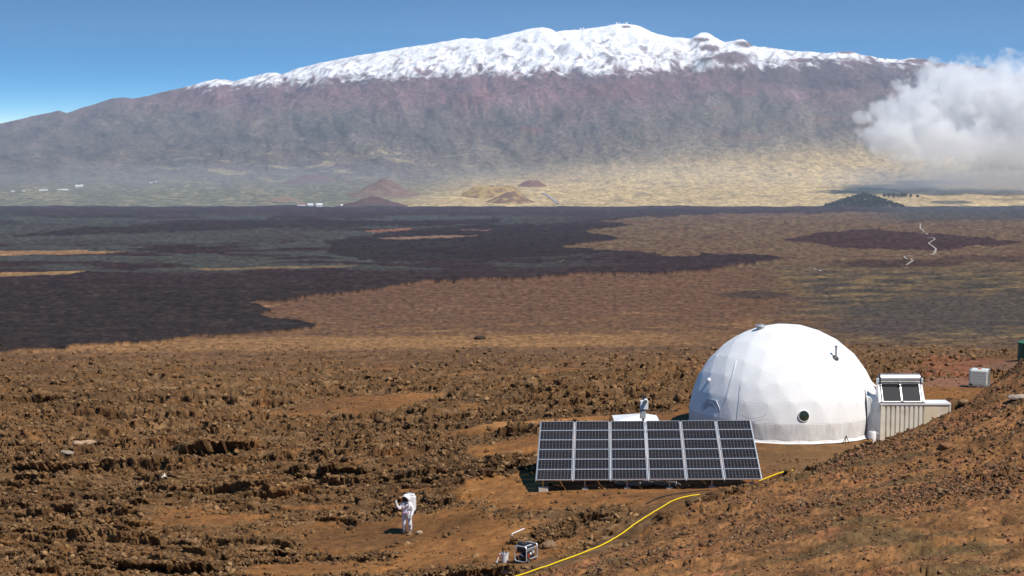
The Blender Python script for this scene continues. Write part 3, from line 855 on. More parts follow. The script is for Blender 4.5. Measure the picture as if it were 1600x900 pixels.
for i in range(9):
    r2 = np.random.RandomState(50 + i)
    bm = bmesh.new()
    for q in range(15 + i % 4):
        u = r2.normal(size=3); u /= np.linalg.norm(u)
        bm.verts.new(u * (0.55 + 0.6 * r2.rand()) * np.array([1.25, 0.85, 0.62 + 0.3 * r2.rand()]))
    res = bmesh.ops.convex_hull(bm, input=bm.verts[:])
    bmesh.ops.delete(bm, geom=[q for q in bm.verts if not q.link_faces], context='VERTS')
    bmesh.ops.triangulate(bm, faces=bm.faces[:]); bm.verts.index_update()
    v = np.array([q.co[:] for q in bm.verts]); f = np.array([[q.index for q in p_.verts] for p_ in bm.faces]); bm.free()
    me = mesh_from_arrays("clinker_shape", v, f); me.materials.append(M_clink.m)
    oo = bpy.data.objects.new("clinker_shape", me); rock_col.objects.link(oo)
x, y = sample(430000, 54, 210, rs)
rough_s, hill_s = masks(x, y)
clump = fbm(x / 3.2, y / 2.0, 3, 600)
p = rough_s * (0.25 + 0.9 * sstep(-0.2, 0.4, clump)) * sstep(195, 88, y + 30 * clump)
rb = sstep(-0.05, 0.40, fbm(x / 3.4 + y / 13, y / 1.7, 4, 605))
p = np.maximum(p, 0.10 * sstep(-0.1, 0.4, fbm(x / 1.6, y / 1.2, 3, 602)) * sstep(150, 90, y))
p = np.maximum(p, hill_s * (0.12 + 0.55 * rb))
ry = np.interp(x, [-10, 0.5, 4, 8, 13, 17, 21, 26, 40], [40, 58, 63, 68, 71, 73.5, 77, 84, 92])
p = np.maximum(p, np.exp(-((y - ry + 1.3) / 1.5) ** 2) * sstep(1, 8, x) * (0.25 + 0.5 * rb))
qx, qy = _pt(1580, 745, 58); p = np.maximum(p, 1.0 * sstep(1.3, 0.4, ((x - qx) / 5) ** 2 + ((y - qy) / 3.2) ** 2))
qx, qy = _pt(1420, 680, 70); p = np.maximum(p, 0.9 * sstep(1.3, 0.4, ((x - qx) / 5) ** 2 + ((y - qy) / 2.2) ** 2))
k_ = (rs.rand(len(x)) < p) & (flat_w(x, y) < 0.35)
x, y, hl = x[k_], y[k_], hill_s[k_]
n = len(x)
size = (0.026 + 0.05 * rs.rand(n) ** 2 + 0.14 * rs.rand(n) ** 9) * np.interp(y, [40, 70, 120, 210], [0.8, 1.0, 1.5, 2.2])
size = np.where(hl > 0.5, size * 0.8, size)
z, ln, _, _, _ = ground(x, y)
me = bpy.data.meshes.new("lava_rubble"); me.vertices.add(n)
me.vertices.foreach_set("co", np.stack([x, y - ln, z + size * 0.15], -1).astype(np.float32).ravel())
set_color(me, "albedo", rock_colors(x, y, hl, rs))
def vattr(nm, typ, arr, key):
    a_ = me.attributes.new(nm, typ, 'POINT'); a_.data.foreach_set(key, np.ascontiguousarray(arr, np.float32).ravel())
vattr("turn", 'FLOAT_VECTOR', np.stack([(rs.rand(n) - 0.5) * 1.6, (rs.rand(n) - 0.5) * 1.6, rs.rand(n) * 6.283], -1), "vector")
vattr("size", 'FLOAT', size, "value")
rubble = link("lava_rubble", me, None, kind="stuff"); rubble["label"] = "broken brown lava clinker strewn over the flows and the slope"
ng = bpy.data.node_groups.new("strew_clinker", 'GeometryNodeTree')
ng.interface.new_socket("Geometry", in_out='INPUT', socket_type='NodeSocketGeometry'); ng.interface.new_socket("Geometry", in_out='OUTPUT', socket_type='NodeSocketGeometry')
gi = ng.nodes.new("NodeGroupInput"); go = ng.nodes.new("NodeGroupOutput")
m2p = ng.nodes.new("GeometryNodeMeshToPoints"); iop = ng.nodes.new("GeometryNodeInstanceOnPoints"); ci = ng.nodes.new("GeometryNodeCollectionInfo")
ci.inputs["Collection"].default_value = rock_col; ci.inputs["Separate Children"].default_value = True; ci.inputs["Reset Children"].default_value = True
na1 = ng.nodes.new("GeometryNodeInputNamedAttribute"); na1.data_type = 'FLOAT_VECTOR'; na1.inputs["Name"].default_value = "turn"
na2 = ng.nodes.new("GeometryNodeInputNamedAttribute"); na2.data_type = 'FLOAT'; na2.inputs["Name"].default_value = "size"
iop.inputs["Pick Instance"].default_value = True
L2 = ng.links.new
L2(gi.outputs[0], m2p.inputs["Mesh"]); L2(m2p.outputs[0], iop.inputs["Points"]); L2(ci.outputs[0], iop.inputs["Instance"])
L2(na1.outputs["Attribute"], iop.inputs["Rotation"]); L2(na2.outputs["Attribute"], iop.inputs["Scale"]); L2(iop.outputs[0], go.inputs[0])
rubble.modifiers.new("strew", 'NODES').node_group = ng
print("clinker pieces", n)
# pebbles everywhere close by
x, y = sample(34000, 40, 110, rs)
rough_s, hill_s = masks(x, y)
p = np.clip(0.16 + 0.55 * sstep(0.0, 0.5, fbm(x / 2.5, y / 1.8, 3, 610)) + 0.25 * hill_s, 0, 1)
k_ = rs.rand(len(x)) < p
k_ &= (np.hypot(x - 16, y - 92.6) > 6.2) & keep_clear(x, y)
x, y, hl = x[k_], y[k_], hill_s[k_]
size = 0.025 + 0.06 * rs.rand(len(x)) ** 2
me = scatter_mesh("pebbles", OCT, x, y, size, rock_colors(x, y, hl, rs) * 1.1, rs, sink=0.2)
o = link("pebbles", me, m_rock, kind="stuff"); o["label"] = "small brown stones scattered over the trodden soil"

# ------------------------------------------------------------------ helpers for things
def thing(name, label, cat, loc=(0, 0, 0), rotz=0.0, group=None, rot=None):
    o = bpy.data.objects.new(name, None); COL.objects.link(o)
    o.empty_display_size = 0.3
    o.location = loc
    o.rotation_euler = rot if rot is not None else (0, 0, rotz)
    o["label"] = label; o["category"] = cat
    if group: o["group"] = group
    return o

# ------------------------------------------------------------------ lava crusts and single boulders
def lump_mesh(name, sx, sy, sz, seed, col, sub=3, jag=0.35):
    bm = bmesh.new(); bmesh.ops.create_icosphere(bm, subdivisions=sub, radius=1)
    v = np.array([q.co[:] for q in bm.verts]); f = np.array([[q.index for q in p.verts] for p in bm.faces]); bm.free()
    n = fbm(v[:, 0] * 1.3 + v[:, 2], v[:, 1] * 1.3 - v[:, 2], 3, 700 + seed)
    f1, ed, va = cells(v[:, 0] * 2.2 + v[:, 2] * 0.7, v[:, 1] * 2.2 + v[:, 2] * 1.1, 3 + seed)
    r = 1 + jag * n + jag * 0.7 * (va - 0.5)
    v = v * r[:, None] * np.array([sx, sy, sz])
    me = mesh_from_arrays(name, v, f)
    c = np.tile(np.array(col, float), (len(v), 1)) * (0.75 + 0.5 * va)[:, None]
    set_color(me, "albedo", c)
    return me

#==THINGS==
# ------------------------------------------------------------------ building blocks for the built things
class MB:
    """Collects boxes, tubes, lathes and prisms into one mesh."""
    def __init__(self): self.v = []; self.f = []
    def add(self, vs_, fs):
        o = len(self.v); self.v += [tuple(map(float, q)) for q in vs_]; self.f += [tuple(o + i for i in f) for f in fs]; return self
    def box(self, c, s, rot=None):
        x, y, z = s[0] / 2, s[1] / 2, s[2] / 2
        pts = [Vector(q) for q in ((-x, -y, -z), (x, -y, -z), (x, y, -z), (-x, y, -z), (-x, -y, z), (x, -y, z), (x, y, z), (-x, y, z))]
        if rot is not None: pts = [rot @ q for q in pts]
        return self.add([q + Vector(c) for q in pts], [(0, 3, 2, 1), (4, 5, 6, 7), (0, 1, 5, 4), (1, 2, 6, 5), (2, 3, 7, 6), (3, 0, 4, 7)])
    def tube(self, pts, r, n=8, closed=False, caps=True):
        pts = [Vector(p) for p in pts]; m = len(pts)
        rs_ = r if isinstance(r, (list, tuple)) else [r] * m
        rings = []; up = Vector((0.13, 0.21, 0.97)).normalized(); last = None
        for i in range(m):
            if closed: t = pts[(i + 1) % m] - pts[i - 1]
            else: t = pts[min(i + 1, m - 1)] - pts[max(i - 1, 0)]
            t.normalize()
            a = (last - t * last.dot(t)) if last is not None else t.cross(up)
            if a.length < 1e-4: a = t.cross(Vector((1, 0, 0)))
            a.normalize(); last = a; b = t.cross(a)
            rings.append([pts[i] + (a * math.cos(2 * math.pi * k / n) + b * math.sin(2 * math.pi * k / n)) * rs_[i] for k in range(n)])
        fs = []
        for i in range(m if closed else m - 1):
            j = (i + 1) % m
            for k in range(n):
                fs.append((i * n + k, i * n + (k + 1) % n, j * n + (k + 1) % n, j * n + k))
        if caps and not closed: fs += [tuple(reversed(range(n))), tuple((m - 1) * n + k for k in range(n))]
        return self.add([p for rg in rings for p in rg], fs)
    def lathe(self, prof, n=24, c=(0, 0, 0), axis='z', a0=0.0, a1=2 * math.pi):
        full = abs(a1 - a0 - 2 * math.pi) < 1e-6; m = n if full else n + 1; vs_ = []
        for r, h in prof:
            for k in range(m):
                a = a0 + (a1 - a0) * k / n; x, y = r * math.cos(a), r * math.sin(a)
                q = (x, y, h) if axis == 'z' else ((h, x, y) if axis == 'x' else (x, h, y))
                vs_.append(tuple(q[i] + c[i] for i in range(3)))
        fs = []
        for i in range(len(prof) - 1):
            for k in range(n):
                k2 = (k + 1) % m
                fs.append((i * m + k, i * m + k2, (i + 1) * m + k2, (i + 1) * m + k))
        return self.add(vs_, fs)
    def build(self, name, mat, parent=None, smooth=False, bevel=0.0, **props):
        me = bpy.data.meshes.new(name); me.from_pydata(self.v, [], self.f)
        bm = bmesh.new(); bm.from_mesh(me)
        bmesh.ops.recalc_face_normals(bm, faces=bm.faces)
        if bevel: bmesh.ops.bevel(bm, geom=[e for e in bm.edges if e.is_manifold and e.calc_face_angle(0) > 0.6], offset=bevel, segments=1, affect='EDGES', clamp_overlap=True)
        bm.to_mesh(me); bm.free()
        if smooth:
            for p in me.polygons: p.use_smooth = True
            try: me.set_sharp_from_angle(angle=R(40))
            except Exception: pass
        return link(name, me, mat, parent, **props)

def mat(name, col, rough=0.6, metal=0.0, var=0.15, scale=6.0, bump=0.0, bscale=30.0, dirt=None, dirt_amt=0.0, dirt_scale=2.0, spec=0.5, stretch=None, rnd=0.0):
    k = NT(name)
    bs = k.n("ShaderNodeBsdfPrincipled"); bs.inputs["Roughness"].default_value = rough; bs.inputs["Metallic"].default_value = metal
    bs.inputs["Specular IOR Level"].default_value = spec
    tc = k.n("ShaderNodeTexCoord"); vec = tc.outputs["Object"]
    if stretch:
        mp = k.n("ShaderNodeMapping"); mp.inputs["Scale"].default_value = stretch; k.l(vec, mp.inputs["Vector"]); vec = mp.outputs[0]
    nz = k.n("ShaderNodeTexNoise"); nz.inputs["Scale"].default_value = scale; nz.inputs["Detail"].default_value = 4; k.l(vec, nz.inputs["Vector"])
    mr = k.n("ShaderNodeMapRange"); mr.inputs[1].default_value = 0.3; mr.inputs[2].default_value = 0.7; mr.inputs[3].default_value = 1 - var; mr.inputs[4].default_value = 1 + var * 0.5
    k.l(nz.outputs["Fac"], mr.inputs[0])
    sc = k.n("ShaderNodeVectorMath", operation='SCALE'); sc.inputs[0].default_value = col; k.l(mr.outputs[0], sc.inputs["Scale"])
    c = sc.outputs[0]
    if rnd:
        oi = k.n("ShaderNodeObjectInfo"); m2 = k.n("ShaderNodeMapRange"); m2.inputs[3].default_value = 1 - rnd; m2.inputs[4].default_value = 1.0
        k.l(oi.outputs["Random"], m2.inputs[0]); s2 = k.n("ShaderNodeVectorMath", operation='SCALE'); k.l(c, s2.inputs[0]); k.l(m2.outputs[0], s2.inputs["Scale"]); c = s2.outputs[0]
    if dirt is not None:
        n2 = k.n("ShaderNodeTexNoise"); n2.inputs["Scale"].default_value = dirt_scale; n2.inputs["Detail"].default_value = 5; k.l(tc.outputs["Object"], n2.inputs["Vector"])
        m2 = k.n("ShaderNodeMapRange"); m2.inputs[1].default_value = 0.48; m2.inputs[2].default_value = 0.72; m2.inputs[3].default_value = 0; m2.inputs[4].default_value = dirt_amt; k.l(n2.outputs["Fac"], m2.inputs[0])
        mx = k.n("ShaderNodeMix", data_type='RGBA'); k.l(m2.outputs[0], mx.inputs["Factor"]); k.l(c, mx.inputs[6]); mx.inputs[7].default_value = (*dirt, 1); c = mx.outputs[2]
    k.l(c, bs.inputs["Base Color"])
    if bump:
        nb = k.n("ShaderNodeTexNoise"); nb.inputs["Scale"].default_value = bscale; nb.inputs["Detail"].default_value = 4; k.l(vec, nb.inputs["Vector"])
        b = k.n("ShaderNodeBump"); b.inputs["Strength"].default_value = bump; b.inputs["Distance"].default_value = 0.03; k.l(nb.outputs["Fac"], b.inputs["Height"]); k.l(b.outputs[0], bs.inputs["Normal"])
    k.l(bs.outputs[0], k.out.inputs["Surface"])
    return k.m

DUST = (0.30, 0.17, 0.08)
M_fabric = mat("dome_fabric", (0.83, 0.815, 0.785), 0.55, var=0.04, scale=0.8, bump=0.12, bscale=3.0, rnd=0.035)
M_fabric_low = mat("dome_fabric_wrinkled", (0.74, 0.72, 0.685), 0.6, var=0.07, scale=2.0, bump=0.8, bscale=2.2, stretch=(2.4, 2.4, 0.5), dirt=(0.5, 0.42, 0.33), dirt_amt=0.3, rnd=0.07)
M_fabric_grey = mat("tunnel_fabric", (0.60, 0.60, 0.585), 0.65, var=0.10, scale=2.0, bump=0.8, bscale=3.0, stretch=(3.0, 3.0, 0.7), dirt=(0.34, 0.27, 0.2), dirt_amt=0.35)
M_door_shaded = mat("door_fabric_shaded", (0.52, 0.54, 0.57), 0.6, var=0.08, scale=1.5, bump=0.3, bscale=2.0)  # blue-grey: shade of the side turned from the sun, put into the colour
M_white = mat("white_paint", (0.80, 0.80, 0.78), 0.45, var=0.06, dirt=DUST, dirt_amt=0.25, dirt_scale=3)
M_cream = mat("cream_steel", (0.80, 0.76, 0.64), 0.5, var=0.06, scale=2, dirt=(0.40, 0.22, 0.10), dirt_amt=0.35, dirt_scale=1.2)
M_cream2 = mat("cream_steel_sunworn", (0.76, 0.66, 0.46), 0.5, var=0.08, scale=2, dirt=(0.36, 0.18, 0.08), dirt_amt=0.3, dirt_scale=2)
M_alu = mat("aluminium", (0.78, 0.79, 0.80), 0.35, metal=0.55, var=0.05)
M_steel = mat("brushed_steel", (0.70, 0.70, 0.69), 0.42, metal=0.75, var=0.08, stretch=(1, 12, 12))
M_galv = mat("galvanised_steel", (0.52, 0.53, 0.53), 0.45, metal=0.7, var=0.15)
M_dark = mat("black_plastic", (0.018, 0.018, 0.020), 0.5, var=0.2, dirt=DUST, dirt_amt=0.12)
M_black = mat("black_rubber", (0.014, 0.014, 0.014), 0.75, var=0.2, dirt=DUST, dirt_amt=0.2)
M_concrete = mat("concrete", (0.56, 0.50, 0.43), 0.9, var=0.2, bump=0.4, bscale=20, dirt=DUST, dirt_amt=0.5)
M_yellow = mat("yellow_hose_rubber", (0.83, 0.58, 0.006), 0.45, var=0.08, scale=3)
M_red = mat("red_plastic", (0.55, 0.06, 0.03), 0.45)
M_green = mat("green_tank_plastic", (0.020, 0.085, 0.035), 0.5, var=0.15)
M_glass = mat("dark_window_glass", (0.030, 0.042, 0.022), 0.08, var=0.5, scale=9, spec=0.6)
M_collector = mat("collector_glass", (0.010, 0.011, 0.017), 0.4, var=0.1, spec=0.12)
M_cloth = mat("sandbag_cloth", (0.50, 0.48, 0.45), 0.9, var=0.2, bump=0.5, bscale=8, dirt=DUST, dirt_amt=0.4)

def solar_material():
    k = NT("solar_cells")
    bs = k.n("ShaderNodeBsdfPrincipled"); bs.inputs["Roughness"].default_value = 0.45; bs.inputs["Specular IOR Level"].default_value = 0.12
    tc = k.n("ShaderNodeTexCoord"); sp = k.n("ShaderNodeSeparateXYZ"); k.l(tc.outputs["Object"], sp.inputs[0])
    def cellaxis(sock, n, length):
        a = k.n("ShaderNodeMath", operation='MULTIPLY'); a.inputs[1].default_value = n / length; k.l(sock, a.inputs[0])
        b = k.n("ShaderNodeMath", operation='FRACT'); k.l(a.outputs[0], b.inputs[0])
        c = k.n("ShaderNodeMath", operation='SUBTRACT'); c.inputs[1].default_value = 0.5; k.l(b.outputs[0], c.inputs[0])
        d = k.n("ShaderNodeMath", operation='ABSOLUTE'); k.l(c.outputs[0], d.inputs[0]); return d.outputs[0]
    ax = cellaxis(sp.outputs[0], 10, PW - 0.06); ay = cellaxis(sp.outputs[1], 6, PH - 0.06)
    def gt(s, v):
        g = k.n("ShaderNodeMath", operation='GREATER_THAN'); g.inputs[1].default_value = v; k.l(s, g.inputs[0]); return g.outputs[0]
    ad = k.n("ShaderNodeMath", operation='ADD'); k.l(ax, ad.inputs[0]); k.l(ay, ad.inputs[1])
    m1 = k.n("ShaderNodeMath", operation='MAXIMUM'); k.l(gt(ax, 0.482), m1.inputs[0]); k.l(gt(ay, 0.484), m1.inputs[1])
    m2 = k.n("ShaderNodeMath", operation='MAXIMUM'); k.l(m1.outputs[0], m2.inputs[0]); k.l(gt(ad.outputs[0], 0.925), m2.inputs[1])
    oi = k.n("ShaderNodeObjectInfo")
    cr = k.n("ShaderNodeMapRange"); cr.inputs[3].default_value = 0.7; cr.inputs[4].default_value = 1.25; k.l(oi.outputs["Random"], cr.inputs[0])
    dk = k.n("ShaderNodeVectorMath", operation='SCALE'); dk.inputs[0].default_value = (0.010, 0.009, 0.009); k.l(cr.outputs[0], dk.inputs["Scale"])
    mx = k.n("ShaderNodeMix", data_type='RGBA'); k.l(m2.outputs[0], mx.inputs["Factor"]); k.l(dk.outputs[0], mx.inputs[6]); mx.inputs[7].default_value = (0.36, 0.31, 0.31, 1)
    k.l(mx.outputs[2], bs.inputs["Base Color"]); k.l(bs.outputs[0], k.out.inputs["Surface"])
    return k.m

def hit(px, py, d0=40.0, d1=180.0):
    """Where the sight line through a photo pixel meets the ground."""
    sx, sz = ray(px, py); dd_ = np.arange(d0, d1, 0.05)
    h = ground(sx * dd_, dd_)[0]; below = h >= CAMZ + sz * dd_
    i = int(np.argmax(below)) if below.any() else 0
    return Vector((sx * dd_[i], dd_[i], float(h[i])))

# ------------------------------------------------------------------ the dome
DX, DY, DR, DZ = float(P(1225, 600, 92.6).x), 92.6, 5.55, 0.46
DCEN = Vector((DX, DY, DZ))
dome = thing("geodesic_dome", "white fabric geodesic dome with a small round window on levelled brown ground", "dome", (DX, DY, 0))

def icosa():
    ph = math.atan(0.5); v = [Vector((0, 0, 1))]
    for i in range(5): v.append(Vector((math.cos(ph) * math.cos(i * 2 * math.pi / 5), math.cos(ph) * math.sin(i * 2 * math.pi / 5), math.sin(ph))))
    for i in range(5): v.append(Vector((math.cos(ph) * math.cos((i + .5) * 2 * math.pi / 5), math.cos(ph) * math.sin((i + .5) * 2 * math.pi / 5), -math.sin(ph))))
    v.append(Vector((0, 0, -1)))
    f = []
    for i in range(5):
        j = (i + 1) % 5
        f += [(0, 1 + i, 1 + j), (1 + i, 6 + i, 1 + j), (1 + j, 6 + i, 6 + j), (11, 6 + j, 6 + i)]
    return v, f

iv, if_ = icosa()
FREQ = 5
ROT = Matrix.Rotation(R(-90 - 36 + 10), 3, 'Z')
tris = []
for a, b, c in if_:
    A, B, C3 = iv[a], iv[b], iv[c]
    def pt(i, j): return (ROT @ ((A * (FREQ - i - j) + B * i + C3 * j) / FREQ)).normalized()
    for i in range(FREQ):
        for j in range(FREQ - i):
            tris.append((pt(i, j), pt(i + 1, j), pt(i, j + 1)))
            if i + j < FREQ - 1: tris.append((pt(i + 1, j), pt(i + 1, j + 1), pt(i, j + 1)))
n_panel = 0
for t in tris:
    pts = [q * DR for q in t]
    cz = sum(q.z for q in pts) / 3
    if cz + DZ < -0.05: continue
    for q in pts:
        if q.z + DZ < 0.03:
            s0 = math.hypot(q.x, q.y); q.z = 0.03 - DZ
    cen = sum(pts, Vector()) / 3
    nrm = (pts[1] - pts[0]).cross(pts[2] - pts[0])
    if nrm.length < 0.05: continue
    nrm.normalize()
    if nrm.dot(cen) < 0: pts = [pts[0], pts[2], pts[1]]; nrm = -nrm
    # a slightly bellied fabric facet with its edges drawn into the seams
    inner = [q + (cen - q).normalized() * 0.045 + nrm * 0.004 for q in pts]
    rim = [q - nrm * 0.005 for q in pts]
    mid = cen + nrm * 0.012
    V_ = [q + Vector((0, 0, DZ)) for q in rim + inner + [mid]]
    me = bpy.data.meshes.new("panel"); me.from_pydata([tuple(q) for q in V_], [], [(0, 1, 4, 3), (1, 2, 5, 4), (2, 0, 3, 5), (3, 4, 6), (4, 5, 6), (5, 3, 6)])
    link("panel", me, M_fabric_low if cz + DZ < 1.25 else M_fabric, dome)
    n_panel += 1
print("dome panels", n_panel)
mb = MB()
prof = []
for i in range(20):
    a = math.asin((0.02 - DZ) / (DR - 0.16)) + (math.pi / 2 - math.asin((0.02 - DZ) / (DR - 0.16))) * i / 19
    prof.append(((DR - 0.16) * math.cos(a), (DR - 0.16) * math.sin(a) + DZ))
mb.lathe(prof, 48); mb.build("inner_lining", M_fabric, dome, smooth=True)
# ragged ground skirt
mb = MB(); n = 90; vs_ = []; fs = []
for k in range(n):
    a = 2 * math.pi * k / n; w = 0.10 + 0.10 * abs(math.sin(k * 2.3)) ; r = DR - 0.02
    vs_ += [(math.cos(a) * r, math.sin(a) * r, 0.16 + 0.04 * math.sin(k * 1.7)), (math.cos(a) * (r + 0.05), math.sin(a) * (r + 0.05), 0.05), (math.cos(a) * (r + w), math.sin(a) * (r + w), 0.012)]
for k in range(n):
    j = (k + 1) % n
    fs += [(k * 3, k * 3 + 1, j * 3 + 1, j * 3), (k * 3 + 1, k * 3 + 2, j * 3 + 2, j * 3 + 1)]
mb.add(vs_, fs); mb.build("ground_skirt", M_fabric_low, dome, smooth=True)

def dome_hit(px, py, rad=DR):
    sx, sz = ray(px, py); o_ = Vector((0, 0, CAMZ)); d_ = Vector((sx, 1, sz)).normalized()
    oc = o_ - DCEN; b = oc.dot(d_); c = oc.dot(oc) - rad * rad; q = b * b - c
    return (o_ + d_ * (-b - math.sqrt(max(q, 0)))) - Vector((DX, DY, 0))
def frame_at(p):
    """Rotation whose Z looks outwards from the dome at p (dome coordinates)."""
    nz_ = (p - Vector((0, 0, DZ))).normalized()
    x_ = Vector((-nz_.y, nz_.x, 0)).normalized(); y_ = nz_.cross(x_)
    return Matrix((x_, y_, nz_)).transposed()

p = dome_hit(1256, 650); q = frame_at(p).to_4x4(); q.translation = p
mb = MB(); mb.lathe([(0.285, -0.08), (0.285, 0.03), (0.31, 0.03), (0.32, 0.0), (0.32, -0.08)], 32)
wf = mb.build("window", M_white, dome, smooth=True); wf.matrix_local = q
mb = MB(); mb.lathe([(0.001, 0.035), (0.15, 0.033), (0.284, 0.02)], 32); mb.build("pane", M_glass, wf, smooth=True)
p = dome_hit(1188, 513); q = Matrix.Translation(p + Vector((0, 0, 0.02)))
mb = MB(); mb.lathe([(0.22, -0.1), (0.22, 0.10), (0.30, 0.11), (0.32, 0.14), (0.26, 0.2), (0.001, 0.24)], 20); vent = mb.build("roof_vent", M_galv, dome, smooth=True); vent.matrix_local = q
# flue pipe with its flange
p = dome_hit(1306, 559); q = Matrix.Translation(p)
mb = MB(); mb.tube([(0, 0, -0.2), (0, 0, 0.62)], 0.055, 12); mb.lathe([(0.09, 0.60), (0.09, 0.68), (0.001, 0.72)], 12)
fl = mb.build("flue_pipe", M_galv, dome, smooth=True); fl.matrix_local = q
mb = MB(); mb.lathe([(0.20, -0.03), (0.18, 0.02), (0.06, 0.06)], 16); fb = mb.build("flange", M_dark, fl, smooth=True); fb.matrix_local = frame_at(p).to_4x4()
# small hooded vent, upper left of the door
p = dome_hit(1107, 594); q = frame_at(p).to_4x4(); q.translation = p
mb = MB(); mb.lathe([(0.13, -0.05), (0.13, 0.07), (0.08, 0.1), (0.001, 0.1)], 14); sv = mb.build("side_vent", M_white, dome, smooth=True); sv.matrix_local = q
# entrance: flat fabric wall with an arched zip door
dn = Vector((-0.86, -0.51, 0)).normalized(); dt = Vector((-dn.y, dn.x, 0))
qd = Matrix((dt, Vector((0, 0, 1)), dn)).transposed().to_4x4(); qd.translation = dn * (DR - 0.20)
qd = qd @ Matrix.Rotation(R(-5.5), 4, 'X')
mb = MB()
outl = [(-0.95, -0.05), (0.95, -0.05), (0.95, 0.9), (0.80, 1.6), (0.40, 2.0), (-0.40, 2.0), (-0.80, 1.6), (-0.95, 0.9)]
mb.add([(x_, y_, 0.16) for x_, y_ in outl] + [(x_, y_, -0.9) for x_, y_ in outl], [tuple(range(8))] + [(i, i + 8, (i + 1) % 8 + 8, (i + 1) % 8) for i in range(8)])
dw = mb.build("entrance_wall", M_door_shaded, dome); dw.matrix_local = qd
arch = [(-0.62, 0.1), (-0.62, 1.2)] + [(-0.62 * math.cos(a), 1.2 + 0.62 * math.sin(a)) for a in np.linspace(0.15, math.pi - 0.15, 12)] + [(0.62, 1.2), (0.62, 0.1)]
mb = MB(); mb.tube([(x_, y_, 0.17) for x_, y_ in arch], 0.028, 6); mb.build("door_zip", mat("zip_grey", (0.30, 0.30, 0.32), 0.7), dw, smooth=True)
mb = MB(); mb.add([(x_, y_, 0.185) for x_, y_ in arch] + [(x_, y_, 0.166) for x_, y_ in arch], [tuple(range(len(arch)))] + [(i, i + len(arch), (i + 1) % len(arch) + len(arch), (i + 1) % len(arch)) for i in range(len(arch))])
mb.build("door_flap", mat("door_flap_shaded", (0.46, 0.48, 0.51), 0.6, var=0.1, bump=0.3, bscale=3), dw)  # flap colour carries the same shade as the wall
# hanging seam cords over the left side
for px0, py0, px1, py1 in [(1151, 563, 1127, 655), (1158, 600, 1156, 648)]:
    pts = [dome_hit(px0 + (px1 - px0) * t, py0 + (py1 - py0) * t, DR + 0.045) for t in np.linspace(0, 1, 9)]
    mb = MB(); mb.tube(pts, 0.010, 5); mb.build("tie_cord", M_galv, dome)
pts = [dome_hit(1157 + 40 * t, 648 + 6 * math.sin(t * 3.1), DR + 0.05) for t in np.linspace(0, 1, 8)]
mb = MB(); mb.tube(pts, 0.007, 5); mb.build("tie_cord", M_dark, dome)
# fabric passage to the container
mb = MB(); secs = []
nS, nA = 7, 15
for i in range(nS):
    t = i / (nS - 1); flare = (1 - t) ** 2
    xx = 4.05 + t * (20.52 - DX - 4.05); ww = 1.25 + 0.75 * flare; hh = 2.35 + 0.42 * flare; cyy = -1.9 - 1.5 * t
    sec = []
    for kq in range(nA):
        a = math.pi * kq / (nA - 1); cc, s1 = math.cos(a), math.sin(a)
        wob = 1 + 0.02 * math.sin(kq * 2.9 + i)
        sec.append((xx, cyy - ww * math.copysign(abs(cc) ** 0.6, cc) * wob, hh * abs(s1) ** 0.6 * wob + 0.01))
    secs.append(sec)
mb.add([q for s_ in secs for q in s_], [(i * nA + j, i * nA + j + 1, (i + 1) * nA + j + 1, (i + 1) * nA + j) for i in range(nS - 1) for j in range(nA - 1)])
mb.build("passage", M_fabric_grey, dome, smooth=True)
# guy line and its peg
mb = MB(); a = dome_hit(1349, 584); b = P(1369, 604, 90.0) - Vector((DX, DY, 0)); mb.tube([a, (a + b) / 2 - Vector((0, 0, 0.03)), b], 0.025, 6); mb.build("guy_line", M_galv, dome)
st = P(1322, 692, 87.3); mb = MB(); b0 = st - Vector((DX, DY, 0)); b0.z = 0
mb.tube([b0 + Vector((-0.16, 0, 0)), b0 + Vector((0, 0, 0.42))], 0.02, 6); mb.tube([b0 + Vector((0.14, -0.1, 0)), b0 + Vector((0, 0, 0.42))], 0.02, 6); mb.tube([b0 + Vector((0, 0.15, 0)), b0 + Vector((0, 0, 0.42))], 0.02, 6)
mb.build("anchor_stand", M_dark, dome)

# ------------------------------------------------------------------ container and what stands on and beside it
CY = 88.2; CXL, CXR = float(P(1376, 640, CY).x), float(P(1485, 640, CY).x); CTOP = float(P(1400, 630, CY).z); CDEP = 1.15
cont = thing("shipping_container", "cream corrugated container half buried behind the brown slope beside the dome", "container", ((CXL + CXR) / 2, CY + CDEP / 2, 0))
hw = (CXR - CXL) / 2; x_split = float(P(1444, 640, CY).x) - (CXL + CXR) / 2
mb = MB(); pr = []; x0 = -hw + 0.10; pit = (x_split - x0) / 9.0
for i in range(9):
    xa = x0 + i * pit
    pr += [(xa, 0), (xa + pit * 0.60, 0), (xa + pit * 0.72, 0.07), (xa + pit * 0.90, 0.07), (xa + pit, 0)]
pr2 = [pr[0]] + [pr[i] for i in range(1, len(pr)) if (pr[i][0] - pr[i - 1][0]) > 1e-6]
zb, zt = -0.2, CTOP - 0.10
V_ = [(x_, -CDEP / 2 + d_, zb) for x_, d_ in pr2] + [(x_, -CDEP / 2 + d_, zt) for x_, d_ in pr2]; nn = len(pr2)
mb.add(V_, [(i, i + 1, nn + i + 1, nn + i) for i in range(nn - 1)])
mb.build("corrugated_wall", M_cream, cont)
mb = MB(); mb.box(((x_split + hw) / 2 - 0.34, -CDEP / 2 + 0.03, (zb + zt) / 2), (hw - x_split - 0.69, 0.05, zt - zb)); mb.build("plain_panel", M_cream2, cont)
mb = MB(); mb.box((hw - 0.37, -CDEP / 2 + 0.035, (zb + zt) / 2), (0.66, 0.05, zt - zb)); mb.build("plain_panel", mat("pale_panel", (0.76, 0.70, 0.54), 0.5, var=0.06, dirt=(0.4, 0.22, 0.1), dirt_amt=0.3), cont)
